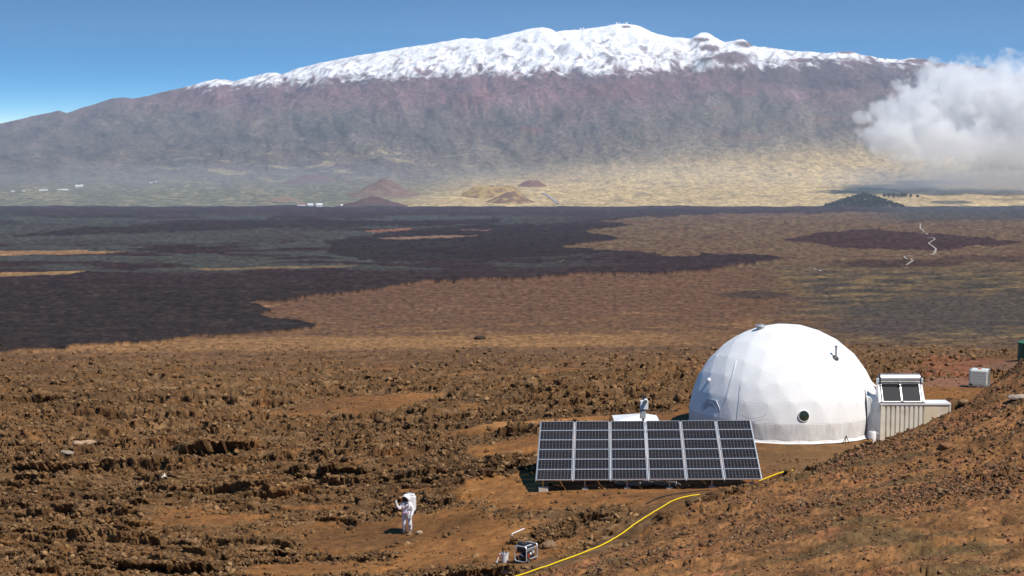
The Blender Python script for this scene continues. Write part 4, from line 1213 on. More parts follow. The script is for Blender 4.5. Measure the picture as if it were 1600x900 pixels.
for xx in (-hw + 0.05, hw - 0.02):
    mb = MB(); mb.box((xx, -CDEP / 2 + 0.03, (zb + zt) / 2), (0.09, 0.11, zt - zb)); mb.build("corner_post", M_cream, cont)
mb = MB(); mb.box((0, -CDEP / 2 + 0.03, CTOP - 0.055), (2 * hw + 0.06, 0.13, 0.088)); mb.build("top_rail", M_white, cont)
mb = MB(); mb.box((0, 0.05, CTOP - 0.05), (2 * hw + 0.05, CDEP - 0.04, 0.09)); mb.build("roof", M_white, cont)
for xx in (-hw + 0.01, hw - 0.01):
    mb = MB(); mb.box((xx, 0.06, (zb + zt) / 2), (0.05, CDEP - 0.08, zt - zb)); mb.build("side_wall", M_cream, cont)
mb = MB(); mb.box((0, CDEP / 2, (zb + zt) / 2), (2 * hw - 0.1, 0.05, zt - zb)); mb.build("rear_wall", M_cream, cont)
mb = MB(); mb.tube([(-hw - 0.06, -CDEP / 2 - 0.05, 0.0), (-hw - 0.06, -CDEP / 2 - 0.05, 1.0)], 0.05, 8); mb.build("drain_pipe", M_galv, cont)

# solar water heater on the roof
hx0, hx1 = float(P(1380, 610, CY).x), float(P(1441, 610, CY).x)
hgt = float(P(1410, 599, CY + 0.75).z) - CTOP
heat = thing("solar_water_heater", "solar water heater with silver tank and two dark collectors on the container roof", "water heater", ((hx0 + hx1) / 2, CY + 0.10, CTOP))
W2 = (hx1 - hx0) / 2; run = 0.62; L_ = math.hypot(run, hgt - 0.06); tl = math.atan2(hgt - 0.06, run)
for sx in (-1, 1):
    mb = MB(); mb.box((0, L_ / 2, 0.02), (W2 - 0.05, L_, 0.05)); co_ = mb.build("collector", M_collector, heat); co_.location = (sx * W2 / 2, 0, 0.05); co_.rotation_euler = (tl, 0, 0)
    mb = MB()
    for a_, b_ in (((-W2 / 2 + 0.02, L_ / 2, 0.03), (0.035, L_ + 0.03, 0.07)), ((W2 / 2 - 0.02, L_ / 2, 0.03), (0.035, L_ + 0.03, 0.07)), ((0, 0, 0.03), (W2 - 0.08, 0.035, 0.07)), ((0, L_, 0.03), (W2 - 0.08, 0.035, 0.07))): mb.box(a_, b_)
    mb.build("collector_frame", M_alu, co_)
    mb = MB(); mb.add([(sx * (W2 + 0.05), -0.05, 0.01), (sx * (W2 + 0.05), run + 0.25, 0.01), (sx * (W2 + 0.05), run + 0.25, hgt + 0.05), (sx * (W2 + 0.05), run - 0.02, hgt + 0.05),
                       (sx * (W2 + 0.21), -0.05, 0.01), (sx * (W2 + 0.21), run + 0.25, 0.01), (sx * (W2 + 0.15), run + 0.25, hgt + 0.05), (sx * (W2 + 0.15), run - 0.02, hgt + 0.05)],
                      [(0, 1, 2, 3), (7, 6, 5, 4), (0, 3, 7, 4), (3, 2, 6, 7), (2, 1, 5, 6), (1, 0, 4, 5)]); mb.build("side_frame", M_white, heat)
    mb = MB(); mb.box((sx * (W2 + 0.14), run + 0.02, hgt + 0.17), (0.12, 0.30, 0.26)); mb.build("tank_bracket", mat("pale_blue_bracket", (0.62, 0.72, 0.72), 0.4), heat, bevel=0.02)
mb = MB(); mb.box((0, run + 0.2, hgt / 2), (2 * W2, 0.05, hgt)); mb.build("back_board", M_white, heat)
tz = hgt + 0.26; tr = 0.275
mb = MB(); mb.lathe([(tr, -W2 - 0.02), (tr, W2 + 0.02)], 28, (0, run + 0.08, tz), 'x'); tk = mb.build("tank", M_steel, heat, smooth=True)
for sx in (-1, 1):
    mb = MB(); mb.lathe([(0.001, sx * (W2 + 0.10)), (tr * 0.8, sx * (W2 + 0.09)), (tr + 0.005, sx * (W2 + 0.02))], 24, (0, run + 0.08, tz), 'x'); mb.build("end_cap", M_dark, tk, smooth=True)
mb = MB(); mb.box((0, run - 0.2, tz - 0.22), (2 * W2, 0.05, 0.05)); mb.box((0, run - 0.22, tz - 0.22), (0.16, 0.07, 0.10)); mb.build("pipe_rail", M_galv, heat)
mb = MB(); mb.box((0, -0.07, 0.045), (2 * W2 + 0.3, 0.06, 0.07)); mb.box((0, -0.09, 0.09), (0.14, 0.05, 0.09)); mb.build("bottom_rail", M_galv, heat)

# canister
p = P(1363, 689, 87.6); can = thing("canister", "small white canister with a grey cap between the dome passage and the container", "canister", (p.x, p.y, 0.0))
mb = MB(); mb.lathe([(0.001, 0.0), (0.20, 0.0), (0.20, 0.55), (0.17, 0.60), (0.001, 0.62)], 20); mb.build("body", M_white, can, smooth=True)
mb = MB(); mb.lathe([(0.10, 0.61), (0.10, 0.68), (0.001, 0.69)], 14); mb.tube([(0.2, -0.05, 0.5), (0.33, -0.08, 0.5), (0.36, -0.08, 0.2)], 0.035, 8); mb.build("cap", M_galv, can, smooth=True)

# ------------------------------------------------------------------ solar array
AW, AH = 10.6, 6.3
COLG, ROWG = 0.105, 0.022
PW = (AW - 5 * COLG) / 6; PH = (AH - 5 * ROWG) / 6
M_cells = solar_material()
arr = thing("solar_array", "wide tilted solar array of dark panels in white frames standing in front of the dome", "solar array", (1.149, 74.585, 0.7025), rot=Euler((0.2726, -0.0169, -0.0583), 'XYZ'))
fr_me = None; gl_me = None
for r_ in range(6):
    for c_ in range(6):
        loc = (c_ * (PW + COLG), r_ * (PH + ROWG), 0)
        if gl_me is None:
            mb = MB(); mb.box(((PW - 0.06) / 2, (PH - 0.06) / 2, 0), (PW - 0.06, PH - 0.06, 0.012)); pn = mb.build("solar_panel", M_cells, arr); gl_me = pn.data
            mb = MB(); fw = 0.025
            mb.box((PW / 2 - 0.03, -0.03 + fw / 2, -0.005), (PW, fw, 0.05)); mb.box((PW / 2 - 0.03, PH - 0.03 - fw / 2, -0.005), (PW, fw, 0.05))
            mb.box((-0.03 + fw / 2, PH / 2 - 0.03, -0.006), (fw, PH - 2 * fw - 0.002, 0.048)); mb.box((PW - 0.03 - fw / 2, PH / 2 - 0.03, -0.006), (fw, PH - 2 * fw - 0.002, 0.048))
            f_ = mb.build("frame", M_alu, pn); fr_me = f_.data
        else:
            pn = bpy.data.objects.new("solar_panel", gl_me); COL.objects.link(pn); pn.parent = arr
            f_ = bpy.data.objects.new("frame", fr_me); COL.objects.link(f_); f_.parent = pn
        pn.location = (loc[0] + 0.03, loc[1] + 0.03, 0)
M_rail = mat("grey_rail", (0.45, 0.45, 0.44), 0.5, var=0.05)
for c_ in range(7):      # rails seen in the gaps between the columns
    xx = -0.02 if c_ == 0 else (AW + 0.02 if c_ == 6 else c_ * (PW + COLG) - COLG / 2)
    mb = MB(); mb.box((xx, AH / 2, -0.065), (0.05 if 0 < c_ < 6 else 0.04, AH, 0.06)); mb.build("rail", M_rail, arr)
for yy in (0.8, 5.4):
    mb = MB(); mb.tube([(0.0, yy, -0.16), (AW, yy, -0.16)], 0.06, 10); mb.build("cross_beam", M_galv, arr)
AM = Matrix.Translation((1.149, 74.585, 0.7025)) @ Euler((0.2726, -0.0169, -0.0583), 'XYZ').to_matrix().to_4x4()
AI = AM.inverted()
for xx in (0.32, 2.3, 4.3, 6.3, 8.3, 10.2):
    for yy in (0.30, 5.4):
        top = AM @ Vector((xx, yy, -0.12)); g = gz(top.x, top.y)
        if top.z - g < 0.1: continue
        mb = MB(); mb.tube([AI @ top, AI @ Vector((top.x, top.y, g - 0.05))], 0.038, 8); po = mb.build("post", M_galv, arr)
        mb = MB()
        b0 = Vector((top.x, top.y, g)); rt = AI.to_3x3(); first = xx < 1
        mb.box(AI @ (b0 + Vector((0, 0, 0.09 if first else 0.02))), (0.46, 0.30, 0.26) if first else (0.30, 0.26, 0.12), rt); mb.build("footing", M_concrete, po, bevel=0.02)
        if yy < 1 and first:
            mb = MB(); mb.box(AI @ Vector((top.x, top.y - 0.05, (top.z + g) / 2 + 0.02)), (0.32, 0.04, 0.05), rt); mb.build("clamp", M_dark, po)
            mb = MB(); mb.tube([AI @ Vector((top.x - 0.02, top.y - 0.06, g + 0.2)), AI @ Vector((top.x - 0.02, top.y - 0.06, top.z - 0.1))], 0.03, 6); mb.build("marker_strip", M_yellow, po)

# sandbags in the shade below
bag_lab = ["grey sandbag lying in the array's shade, leftmost of the row", "second sandbag from the left under the solar array", "grey sandbag in the middle of the row under the array", "fourth sandbag from the left under the solar array", "grey sandbag at the right end of the row under the array"]
for i in range(5):
    p = P(972 + i * 20, 757, 75.6); x_, y_ = p.x, p.y - 0.1 * (i % 2)
    me = lump_mesh("sandbag", 0.36, 0.22, 0.13, 40 + i, (0.5, 0.48, 0.45), sub=3, jag=0.16)
    o = link("sandbag", me, M_cloth, label=bag_lab[i], category="sandbag", group="sandbags under the solar array"); o.location = (x_, y_, gz(x_, y_) + 0.12); o.rotation_euler = (0, 0.05 * i, 0.25 * (i % 3) - 0.2)
    for pl_ in me.polygons: pl_.use_smooth = True

# white shed behind the array
p0, p1, pt_ = P(960, 659, 84), P(1031, 657, 84), P(1006, 653, 84)
sx_, sy_ = (p0.x + p1.x) / 2, 85.0
g = gz(sx_, sy_); shed = thing("equipment_shed", "low white shed whose shallow roof shows above the solar array", "shed", (sx_, sy_, g))
w_ = (p1.x - p0.x) / 2; he = p0.z - g; ht = pt_.z - g + 0.06; ax_ = pt_.x - sx_
mb = MB()
mb.box((0, 0, he / 2), (2 * w_ - 0.2, 1.8, he - 0.02)); mb.build("wall", M_white, shed)
mb = MB(); mb.add([(-w_, -1.0, he), (w_, -1.0, he), (w_, 1.0, he), (-w_, 1.0, he), (ax_ - 0.05, -0.1, ht), (ax_ + 0.05, 0.1, ht)], [(0, 1, 5, 4), (1, 2, 5), (2, 3, 4, 5), (3, 0, 4), (0, 3, 2, 1)]); mb.build("roof", M_white, shed)
# sensor mast
mx_, my_ = float(P(1006, 640, 82.6).x), 82.6; g = gz(mx_, my_)
mast = thing("sensor_mast", "white sensor mast with a camera on top behind the solar array", "mast", (mx_, my_, g))
def zr(row, d=82.6): return float(P(1006, row, d).z) - g
mb = MB(); mb.tube([(-0.03, 0, 0), (-0.03, 0, zr(622))], 0.06, 10); mb.build("pole", M_galv, mast, smooth=True)
mb = MB(); mb.box((0.0, -0.12, (zr(625) + zr(639)) / 2), (0.42, 0.22, zr(625) - zr(639))); mb.build("equipment_box", M_white, mast, bevel=0.02)
mb = MB(); mb.box((-0.06, -0.1, (zr(640) + zr(653)) / 2), (0.30, 0.16, zr(640) - zr(653))); mb.build("battery_box", mat("grey_box", (0.42, 0.43, 0.40), 0.6, var=0.2), mast, bevel=0.02)
mb = MB(); mb.box((0.08, -0.28, zr(625) + 0.02), (0.16, 0.30, 0.16)); cm = mb.build("camera", M_white, mast, bevel=0.02)
mb = MB(); mb.lathe([(0.001, -0.06), (0.05, -0.06), (0.05, 0.0)], 12, (0.08, -0.44, zr(625) + 0.02), 'y'); mb.build("lens", M_dark, cm)
mb = MB(); mb.lathe([(0.09, zr(623)), (0.11, zr(621)), (0.09, zr(619)), (0.001, zr(618.5))], 14, (0.02, 0, 0)); mb.tube([(0.0, 0, zr(619)), (0, 0, zr(614))], 0.012, 6); mb.build("sensor_head", M_dark, mast, smooth=True)

# ------------------------------------------------------------------ water tanks to the right
p = P(1530, 604, 101); g = gz(p.x, p.y)
tote = thing("water_tote", "white caged water tote standing by the dirt road", "water tank", (p.x, p.y, g), R(-24))
mb = MB(); mb.box((0, 0, 0.66), (1.10, 0.95, 0.98)); mb.build("bottle", mat("milky_plastic", (0.72, 0.76, 0.68), 0.4, var=0.06), tote, bevel=0.07)
mb = MB(); mb.lathe([(0.12, 1.14), (0.12, 1.19), (0.001, 1.20)], 14); mb.build("cap", M_red, tote)
mb = MB()
for i in range(8):
    x_ = -0.575 + i * 1.15 / 7
    for sy in (-0.5, 0.5): mb.tube([(x_, sy, 0.14), (x_, sy, 1.16)], 0.011, 5)
for i in range(7):
    y_ = -0.5 + i / 6
    for sx in (-0.575, 0.575): mb.tube([(sx, y_, 0.14), (sx, y_, 1.16)], 0.011, 5)
for i in range(6):
    z_ = 0.16 + i * 0.198
    mb.tube([(-0.585, -0.51, z_), (0.585, -0.51, z_), (0.585, 0.51, z_), (-0.585, 0.51, z_)], 0.012, 5, closed=True)
mb.build("cage", M_galv, tote)
mb = MB(); mb.box((0.592, 0.0, 0.62), (0.02, 0.50, 0.62)); mb.build("plate", mat("grey_green_plate", (0.12, 0.16, 0.13), 0.5), tote)
mb = MB(); mb.box((0, 0, 0.115), (1.2, 1.0, 0.05))
for x_ in (-0.5, 0, 0.5): mb.box((x_, 0, 0.045), (0.12, 1.0, 0.088))
mb.build("pallet", M_galv, tote)
mb = MB(); mb.box((-0.45, -0.53, 0.2), (0.16, 0.10, 0.14)); mb.build("valve", M_dark, tote)
p = P(1613, 563, 130); g = gz(p.x, p.y)
gt_ = thing("rain_tank", "dark green ribbed water tank at the end of the dirt road", "water tank", (p.x, p.y, g))
prof = [(1.16, 0.0)]
for i in range(7): prof += [(1.16, 0.04 + i * 0.205), (1.19, 0.09 + i * 0.205), (1.19, 0.14 + i * 0.205), (1.16, 0.19 + i * 0.205)]
mb = MB(); mb.lathe(prof, 40); mb.build("wall", M_green, gt_, smooth=True)
mb = MB(); mb.lathe([(1.20, 1.46), (1.20, 1.50), (0.9, 1.60), (0.3, 1.70), (0.3, 1.78), (0.001, 1.79)], 40); mb.build("lid", mat("green_lid", (0.05, 0.17, 0.075), 0.45), gt_, smooth=True)
# black pipe loop on the ground behind the container
pts = [P(1474, 632, 91), P(1474, 618, 93), P(1480, 608, 96), P(1488, 606, 97.5)]; pts = [Vector((q.x, q.y, gz(q.x, q.y) + 0.04 + 0.25 * math.sin(math.pi * i / 3))) for i, q in enumerate(pts)]
mb = MB(); mb.tube(pts, 0.03, 8); mb.build("black_pipe", M_black, None, smooth=True, label="black hose arching over the ground behind the container", category="hose")

# ------------------------------------------------------------------ generator, bucket and small gear
p = P(822, 879, 62.2); gx, gy = p.x, p.y; g = gz(gx, gy)
gen = thing("generator", "portable generator in a silver tube frame on the soil", "generator", (gx, gy, g), R(-36))
Wg, Lg, Hg = 0.56, 0.74, 0.70; zb_ = 0.08
def loop(y):
    r = 0.09; pts = []
    for cx_, cz_, a0 in ((Wg / 2 - r, zb_ + r, -90), (Wg / 2 - r, Hg - r, 0), (-Wg / 2 + r, Hg - r, 90), (-Wg / 2 + r, zb_ + r, 180)):
        for k_ in range(5):
            a = R(a0 + k_ * 22.5); pts.append((cx_ + r * math.cos(a), y, cz_ + r * math.sin(a)))
    return pts
for y in (-Lg / 2, Lg / 2):
    mb = MB(); mb.tube(loop(y), 0.022, 8, closed=True); mb.build("tube_frame", M_alu, gen, smooth=True)
for sx in (-1, 1):
    for zz in (Hg - 0.1, zb_ + 0.1):
        mb = MB(); mb.tube([(sx * Wg / 2, -Lg / 2, zz), (sx * Wg / 2, Lg / 2, zz)], 0.018, 8); mb.build("side_bar", M_alu, gen, smooth=True)
mb = MB(); mb.box((0, 0, Hg - 0.14), (Wg - 0.10, Lg - 0.10, 0.20)); ft = mb.build("fuel_tank", M_dark, gen, bevel=0.04)
mb = MB(); mb.box((Wg / 2 - 0.046, 0, Hg - 0.16), (0.012, Lg - 0.2, 0.08)); mb.build("stripe", M_white, ft)
mb = MB(); mb.box((0.09, 0, Hg - 0.036), (0.05, Lg - 0.22, 0.012)); mb.build("stripe", M_white, ft)
mb = MB(); mb.lathe([(0.05, Hg - 0.04), (0.055, Hg - 0.0), (0.001, Hg + 0.01)], 14, (-0.05, 0.1, 0)); mb.build("fuel_cap", M_dark, ft, smooth=True)
mb = MB(); mb.box((-0.10, -0.18, Hg + 0.05), (0.30, 0.20, 0.12)); mb.build("carry_bag", M_dark, gen, bevel=0.03)
mb = MB(); mb.box((0, 0.12, 0.27), (0.36, 0.34, 0.30)); mb.lathe([(0.12, 0.36), (0.15, 0.34), (0.15, 0.26)], 16, (0, 0, 0.28), 'y')
for i in range(5): mb.box((0, 0.05 + i * 0.05, 0.43), (0.24, 0.012, 0.06))
mb.build("engine", mat("dark_metal", (0.045, 0.045, 0.05), 0.5, metal=0.4, var=0.3), gen)
mb = MB(); mb.lathe([(0.001, -0.34), (0.10, -0.34), (0.15, -0.30), (0.16, -0.05)], 20, (0, 0, 0.26), 'y'); mb.build("alternator", mat("black_metal", (0.025, 0.025, 0.028), 0.45, metal=0.3), gen, smooth=True)
mb = MB(); mb.tube([(-0.12, -0.35, 0.30), (0.0, -0.36, 0.37), (0.1, -0.35, 0.30)], 0.02, 6); mb.build("handle", M_alu, gen)
mb = MB(); mb.box((Wg / 2 - 0.05, -0.14, 0.32), (0.05, 0.34, 0.26)); cp_ = mb.build("control_panel", M_dark, gen)
for y_, z_ in ((-0.2, 0.36), (-0.2, 0.27)):
    mb = MB(); mb.lathe([(0.001, 0.03), (0.035, 0.03), (0.035, 0.0)], 12, (Wg / 2 - 0.025, y_, z_), 'x'); mb.build("socket", M_red, cp_)
mb = MB(); mb.lathe([(0.001, 0.03), (0.05, 0.03), (0.055, 0.0)], 14, (Wg / 2 - 0.025, -0.06, 0.38), 'x'); mb.build("gauge", M_white, cp_)
mb = MB(); mb.box((Wg / 2 - 0.03, 0.13, 0.40), (0.06, 0.12, 0.10)); mb.build("air_filter", mat("pale_grey", (0.5, 0.5, 0.5), 0.5), gen, bevel=0.015)
wh = None
for sx in (-1, 1):
    mb = MB(); mb.lathe([(0.05, -0.035), (0.10, -0.035), (0.115, 0.0), (0.10, 0.035), (0.05, 0.035)], 20, (0, 0, 0), 'x'); w1 = mb.build("wheel", M_black, gen, smooth=True); w1.location = (sx * (Wg / 2 + 0.02), -Lg / 2 + 0.12, 0.115)
    mb = MB(); mb.lathe([(0.001, -0.03), (0.05, -0.025), (0.05, 0.025), (0.001, 0.03)], 14, (0, 0, 0), 'x'); mb.build("rim", M_galv, w1, smooth=True)
for sx in (-1, 1):
    mb = MB(); mb.box((sx * 0.2, Lg / 2 - 0.05, 0.035), (0.06, 0.06, 0.09)); mb.build("foot", M_black, gen)

p = P(789, 878, 62.6); g = gz(p.x, p.y)
bu = thing("bucket", "white plastic bucket standing left of the generator", "bucket", (p.x, p.y, g))
mb = MB(); mb.lathe([(0.001, 0.0), (0.125, 0.0), (0.15, 0.34), (0.162, 0.34), (0.162, 0.385), (0.150, 0.385), (0.148, 0.30)], 24); mb.build("pail", M_white, bu, smooth=True)
mb = MB(); mb.lathe([(0.147, 0.305), (0.001, 0.31)], 20); mb.tube([(-0.05, 0.02, 0.3), (-0.09, 0.03, 0.47)], 0.03, 6); mb.tube([(0.05, -0.02, 0.3), (0.02, -0.03, 0.44)], 0.03, 6); mb.build("tools", M_dark, bu)
mb = MB(); mb.tube([(-0.162, 0, 0.37), (-0.12, -0.10, 0.41), (0.0, -0.16, 0.43), (0.12, -0.10, 0.41), (0.162, 0, 0.37)], 0.008, 6); mb.build("handle", M_galv, bu)
p = P(777, 879, 62.3); g = gz(p.x, p.y)
sh = thing("hand_shovel", "small shovel with a red collar leaning against the white bucket", "shovel", (p.x, p.y, g), R(10))
mb = MB(); mb.tube([(0.0, 0, 0.14), (0.12, 0.06, 0.40)], 0.02, 8); mb.build("shaft", M_white, sh, smooth=True)
mb = MB(); mb.tube([(0.075, 0.038, 0.30), (0.105, 0.053, 0.365)], 0.032, 8); mb.build("collar", M_red, sh, smooth=True)
mb = MB(); mb.tube([(-0.06, -0.01, 0.0), (-0.04, 0, 0.05), (0.0, 0.0, 0.15)], [0.02, 0.075, 0.03], 10); mb.build("blade", M_galv, sh, smooth=True)
mb = MB(); mb.tube([(0.10, 0.09, 0.405), (0.12, 0.06, 0.41), (0.14, 0.03, 0.405)], 0.025, 8); mb.build("grip", M_white, sh, smooth=True)
a = hit(800, 839); b = P(819, 826, a.y + 0.35); a.z += 0.10; b.z = max(b.z, gz(b.x, b.y) + 0.05)
mb = MB(); mb.tube([a + Vector((0, 0, -0.09)), a, a + (b - a) * 0.06, b], 0.026, 8)
mb.build("plastic_pipe", M_white, None, smooth=True, label="short white plastic pipe leaning on the lava rubble behind the generator", category="pipe")

def lay(pts, r, name, m, label, cat, lift=0.0, n=8):
    """A hose laid along the ground."""
    ps = [P(*q) for q in pts]
    xs = np.array([q.x for q in ps]); ys = np.array([q.y for q in ps])
    t = np.concatenate([[0], np.cumsum(np.hypot(np.diff(xs), np.diff(ys)))]); ti = np.arange(0, t[-1], 0.14)
    fx, fy = _pchip(t, xs)(ti), _pchip(t, ys)(ti)
    h = ground(fx, fy)[0]
    hp = np.convolve(np.pad(h, 4, mode='edge'), np.ones(9) / 9, 'valid')
    h = np.maximum(h, hp)
    mb = MB(); mb.tube([(fx[i], fy[i], h[i] + r * 0.8 + lift) for i in range(len(fx))], r, n)
    return mb.build(name, m, None, smooth=True, label=label, category=cat)
lay(_hose, 0.027, "yellow_hose", M_yellow, "long yellow hose curving up the foot of the slope right of the generator", "hose", 0.02)
lay(_hose2, 0.030, "yellow_hose", M_yellow, "short stretch of yellow hose on the ground between the array and the dome", "hose", 0.03)
lay(_cable, 0.025, "black_cable", M_black, "black cable lying on the soil in front of the solar array", "cable", 0.02)

# ------------------------------------------------------------------ stones one can point to
def stone(px, py, d, sx, sy, sz, seed, col, label, rz=0.0, jag=0.3, tilt=0.0):
    p = hit(px, py, 40.0, 260.0); x_, y_ = p.x, p.y
    me = lump_mesh("boulder", sx, sy, sz, seed, col, sub=3, jag=jag)
    o = link("boulder", me, m_rock, label=label, category="rock"); o.location = (x_, y_, gz(x_, y_) + sz * 0.45); o.rotation_euler = (tilt, 0, rz)
    return o
stone(655, 834, 72.2, 0.17, 0.13, 0.10, 1, (0.34, 0.25, 0.16), "pale rounded stone on the soil beside the suited person's foot")
stone(640, 836, 71.2, 0.16, 0.10, 0.05, 2, (0.20, 0.12, 0.06), "flat brown stone in front of the suited person's boots")
stone(255, 748, 86.6, 0.26, 0.22, 0.17, 3, (0.55, 0.47, 0.40), "pale angular block lying alone in the lava at left", 0.5, 0.2)
stone(792, 896, 60.2, 0.26, 0.16, 0.13, 4, (0.42, 0.26, 0.17), "reddish pale stone below the bucket at the bottom edge", 0.3)
stone(643, 847, 70.4, 0.22, 0.12, 0.06, 5, (0.11, 0.07, 0.04), "dark flat stone on the soil below the suited person")
stone(1505, 632, 78, 0.30, 0.2, 0.16, 6, (0.24, 0.15, 0.08), "tan stone on the crest right of the container")
stone(1590, 624, 79, 0.5, 0.3, 0.12, 7, (0.36, 0.28, 0.22), "wide pale flat stone on the slope under the right edge of the road")
stone(130, 695, 97, 0.7, 0.3, 0.10, 8, (0.36, 0.24, 0.15), "pale slab of broken crust between the dark hollows at left", 0.4, 0.4, 0.25)
stone(105, 708, 94.5, 0.5, 0.2, 0.09, 9, (0.30, 0.23, 0.17), "grey slab leaning below the pale broken crust at left", -0.5, 0.4, 0.3)
stone(820, 862, 64.2, 0.3, 0.2, 0.2, 10, (0.17, 0.10, 0.055), "brown boulder directly behind the generator")
stone(858, 855, 64.4, 0.34, 0.22, 0.2, 11, (0.20, 0.125, 0.07), "tan boulder in the rubble right of the generator", 0.6)
stone(750, 530, 205, 0.7, 0.4, 0.32, 12, (0.055, 0.04, 0.03), "black boulder standing out on the far brown slope")
stone(1478, 700, 66, 0.3, 0.22, 0.16, 13, (0.21, 0.10, 0.05), "red brown rock among the cinders below the container's right end")
#==PERSON==
# ------------------------------------------------------------------ the person in the white suit
M_suit = mat("suit_cloth", (0.78, 0.75, 0.76), 0.75, var=0.08, scale=6, bump=0.5, bscale=14, dirt=(0.45, 0.30, 0.22), dirt_amt=0.18, dirt_scale=5)
M_helm = mat("helmet_shell", (0.80, 0.79, 0.79), 0.35, var=0.04)
M_boot = mat("boot_tan", (0.22, 0.14, 0.085), 0.8, var=0.2)
M_boot_shaded = mat("boot_shaded", (0.03, 0.025, 0.025), 0.8, var=0.2)  # darker copy of the boot: shade on the left foot put into the colour
M_belt = mat("lilac_pouch", (0.36, 0.24, 0.34), 0.7, var=0.1)
M_patch = mat("mission_patch", (0.30, 0.14, 0.12), 0.7, var=0.4, scale=30)
M_skin = mat("skin", (0.50, 0.28, 0.19), 0.55, var=0.08)
M_hairm = mat("dark_hair", (0.03, 0.02, 0.015), 0.7)
M_vis = NT("visor_glass")
_g = M_vis.n("ShaderNodeBsdfGlass"); _g.inputs["IOR"].default_value = 1.05; _g.inputs["Roughness"].default_value = 0.02; _g.inputs["Color"].default_value = (0.62, 0.55, 0.48, 1); M_vis.l(_g.outputs[0], M_vis.out.inputs["Surface"])
pf = P(636, 836, 72.0); g = gz(pf.x, pf.y)
per = thing("person", "person in a white space suit with helmet and backpack raising one hand", "person", (pf.x, pf.y, g), R(-16))
# joints: x to the viewer's right, y away from the camera, z up
J = {}; E = []; RAD = {}
def jt(n_, p_, r_, parent=None):
    J[n_] = Vector(p_); RAD[n_] = r_ if isinstance(r_, tuple) else (r_, r_)
    if parent: E.append((parent, n_))
jt('pelvis', (0.0, 0.02, 0.93), (0.185, 0.15))
jt('waist', (0.0, 0.02, 1.07), (0.185, 0.15), 'pelvis'); jt('chest', (0.0, 0.03, 1.27), (0.215, 0.165), 'waist'); jt('collar', (0.0, 0.03, 1.42), (0.17, 0.14), 'chest'); jt('neck', (0.0, 0.02, 1.49), (0.12, 0.11), 'collar')
for sd, sx in (('r', -1), ('l', 1)):
    jt('hip' + sd, (sx * 0.115, 0.02, 0.84), (0.125, 0.125), 'pelvis')
jt('kneer', (-0.135, -0.01, 0.48), (0.095, 0.095), 'hipr'); jt('shinr', (-0.14, 0.03, 0.28), (0.092, 0.092), 'kneer'); jt('ankler', (-0.14, 0.04, 0.11), (0.075, 0.075), 'shinr')
jt('kneel', (0.155, -0.03, 0.48), (0.10, 0.10), 'hipl'); jt('shinl', (0.165, 0.0, 0.28), (0.096, 0.096), 'kneel'); jt('anklel', (0.165, 0.01, 0.11), (0.075, 0.075), 'shinl')
# raised arm at the viewer's left
jt('shr', (-0.205, 0.02, 1.36), 0.105, 'chest'); jt('elr', (-0.315, -0.12, 1.14), 0.080, 'shr'); jt('far', (-0.375, -0.20, 1.27), 0.072, 'elr'); jt('wrr', (-0.415, -0.24, 1.38), 0.052, 'far'); jt('pmr', (-0.425, -0.25, 1.46), (0.045, 0.032), 'wrr')
# hanging arm with the hand at the hip
jt('shl', (0.205, 0.03, 1.36), 0.105, 'chest'); jt('ell', (0.285, 0.02, 1.10), 0.080, 'shl'); jt('fal', (0.280, -0.06, 0.97), 0.070, 'ell'); jt('wrl', (0.265, -0.13, 0.87), 0.052, 'fal'); jt('pml', (0.250, -0.16, 0.80), (0.045, 0.032), 'wrl')
def fingers(root, base, d1, side, lens):
    d1 = Vector(d1).normalized(); side = Vector(side).normalized(); curl = d1.cross(side)
    for i, ln_ in enumerate(lens):
        s0 = base + side * (0.030 - 0.020 * i)
        jt(f'{root}f{i}a', s0 + d1 * 0.03, 0.0135, root); jt(f'{root}f{i}b', s0 + d1 * (0.03 + ln_ * 0.55) + curl * 0.008, 0.012, f'{root}f{i}a'); jt(f'{root}f{i}c', s0 + d1 * (0.03 + ln_) + curl * 0.03, 0.010, f'{root}f{i}b')
    jt(f'{root}ta', base + side * 0.05 - d1 * 0.02, 0.016, root); jt(f'{root}tb', base + side * 0.082 + d1 * 0.025, 0.013, f'{root}ta')
fingers('pmr', J['pmr'], (-0.1, 0.02, 1), (1, -0.2, 0.1), (0.075, 0.085, 0.078, 0.06))
fingers('pml', J['pml'], (-0.15, -0.25, -1), (-0.9, -0.4, 0.1), (0.07, 0.08, 0.074, 0.056))
names = list(J); me = bpy.data.meshes.new("body")
me.from_pydata([J[n_][:] for n_ in names], [(names.index(a), names.index(b)) for a, b in E], [])
tmp = bpy.data.objects.new("tmp", me); COL.objects.link(tmp)
tmp.modifiers.new("skin", 'SKIN'); me.skin_vertices or None
sv_ = me.skin_vertices[0].data if me.skin_vertices else None
if sv_ is None:
    bm = bmesh.new(); bm.from_mesh(me); bm.verts.layers.skin.verify(); bm.to_mesh(me); bm.free(); sv_ = me.skin_vertices[0].data
for i, n_ in enumerate(names):
    sv_[i].radius = RAD[n_]; sv_[i].use_root = (n_ == 'pelvis')
sb = tmp.modifiers.new("sub", 'SUBSURF'); sb.levels = 2; sb.render_levels = 2
dg = bpy.context.evaluated_depsgraph_get(); dg.update()
body = bpy.data.meshes.new_from_object(tmp.evaluated_get(dg)); body.name = "body"; bpy.data.objects.remove(tmp)
for p_ in body.polygons: p_.use_smooth = True
body.materials.clear(); link("body", body, M_suit, per)
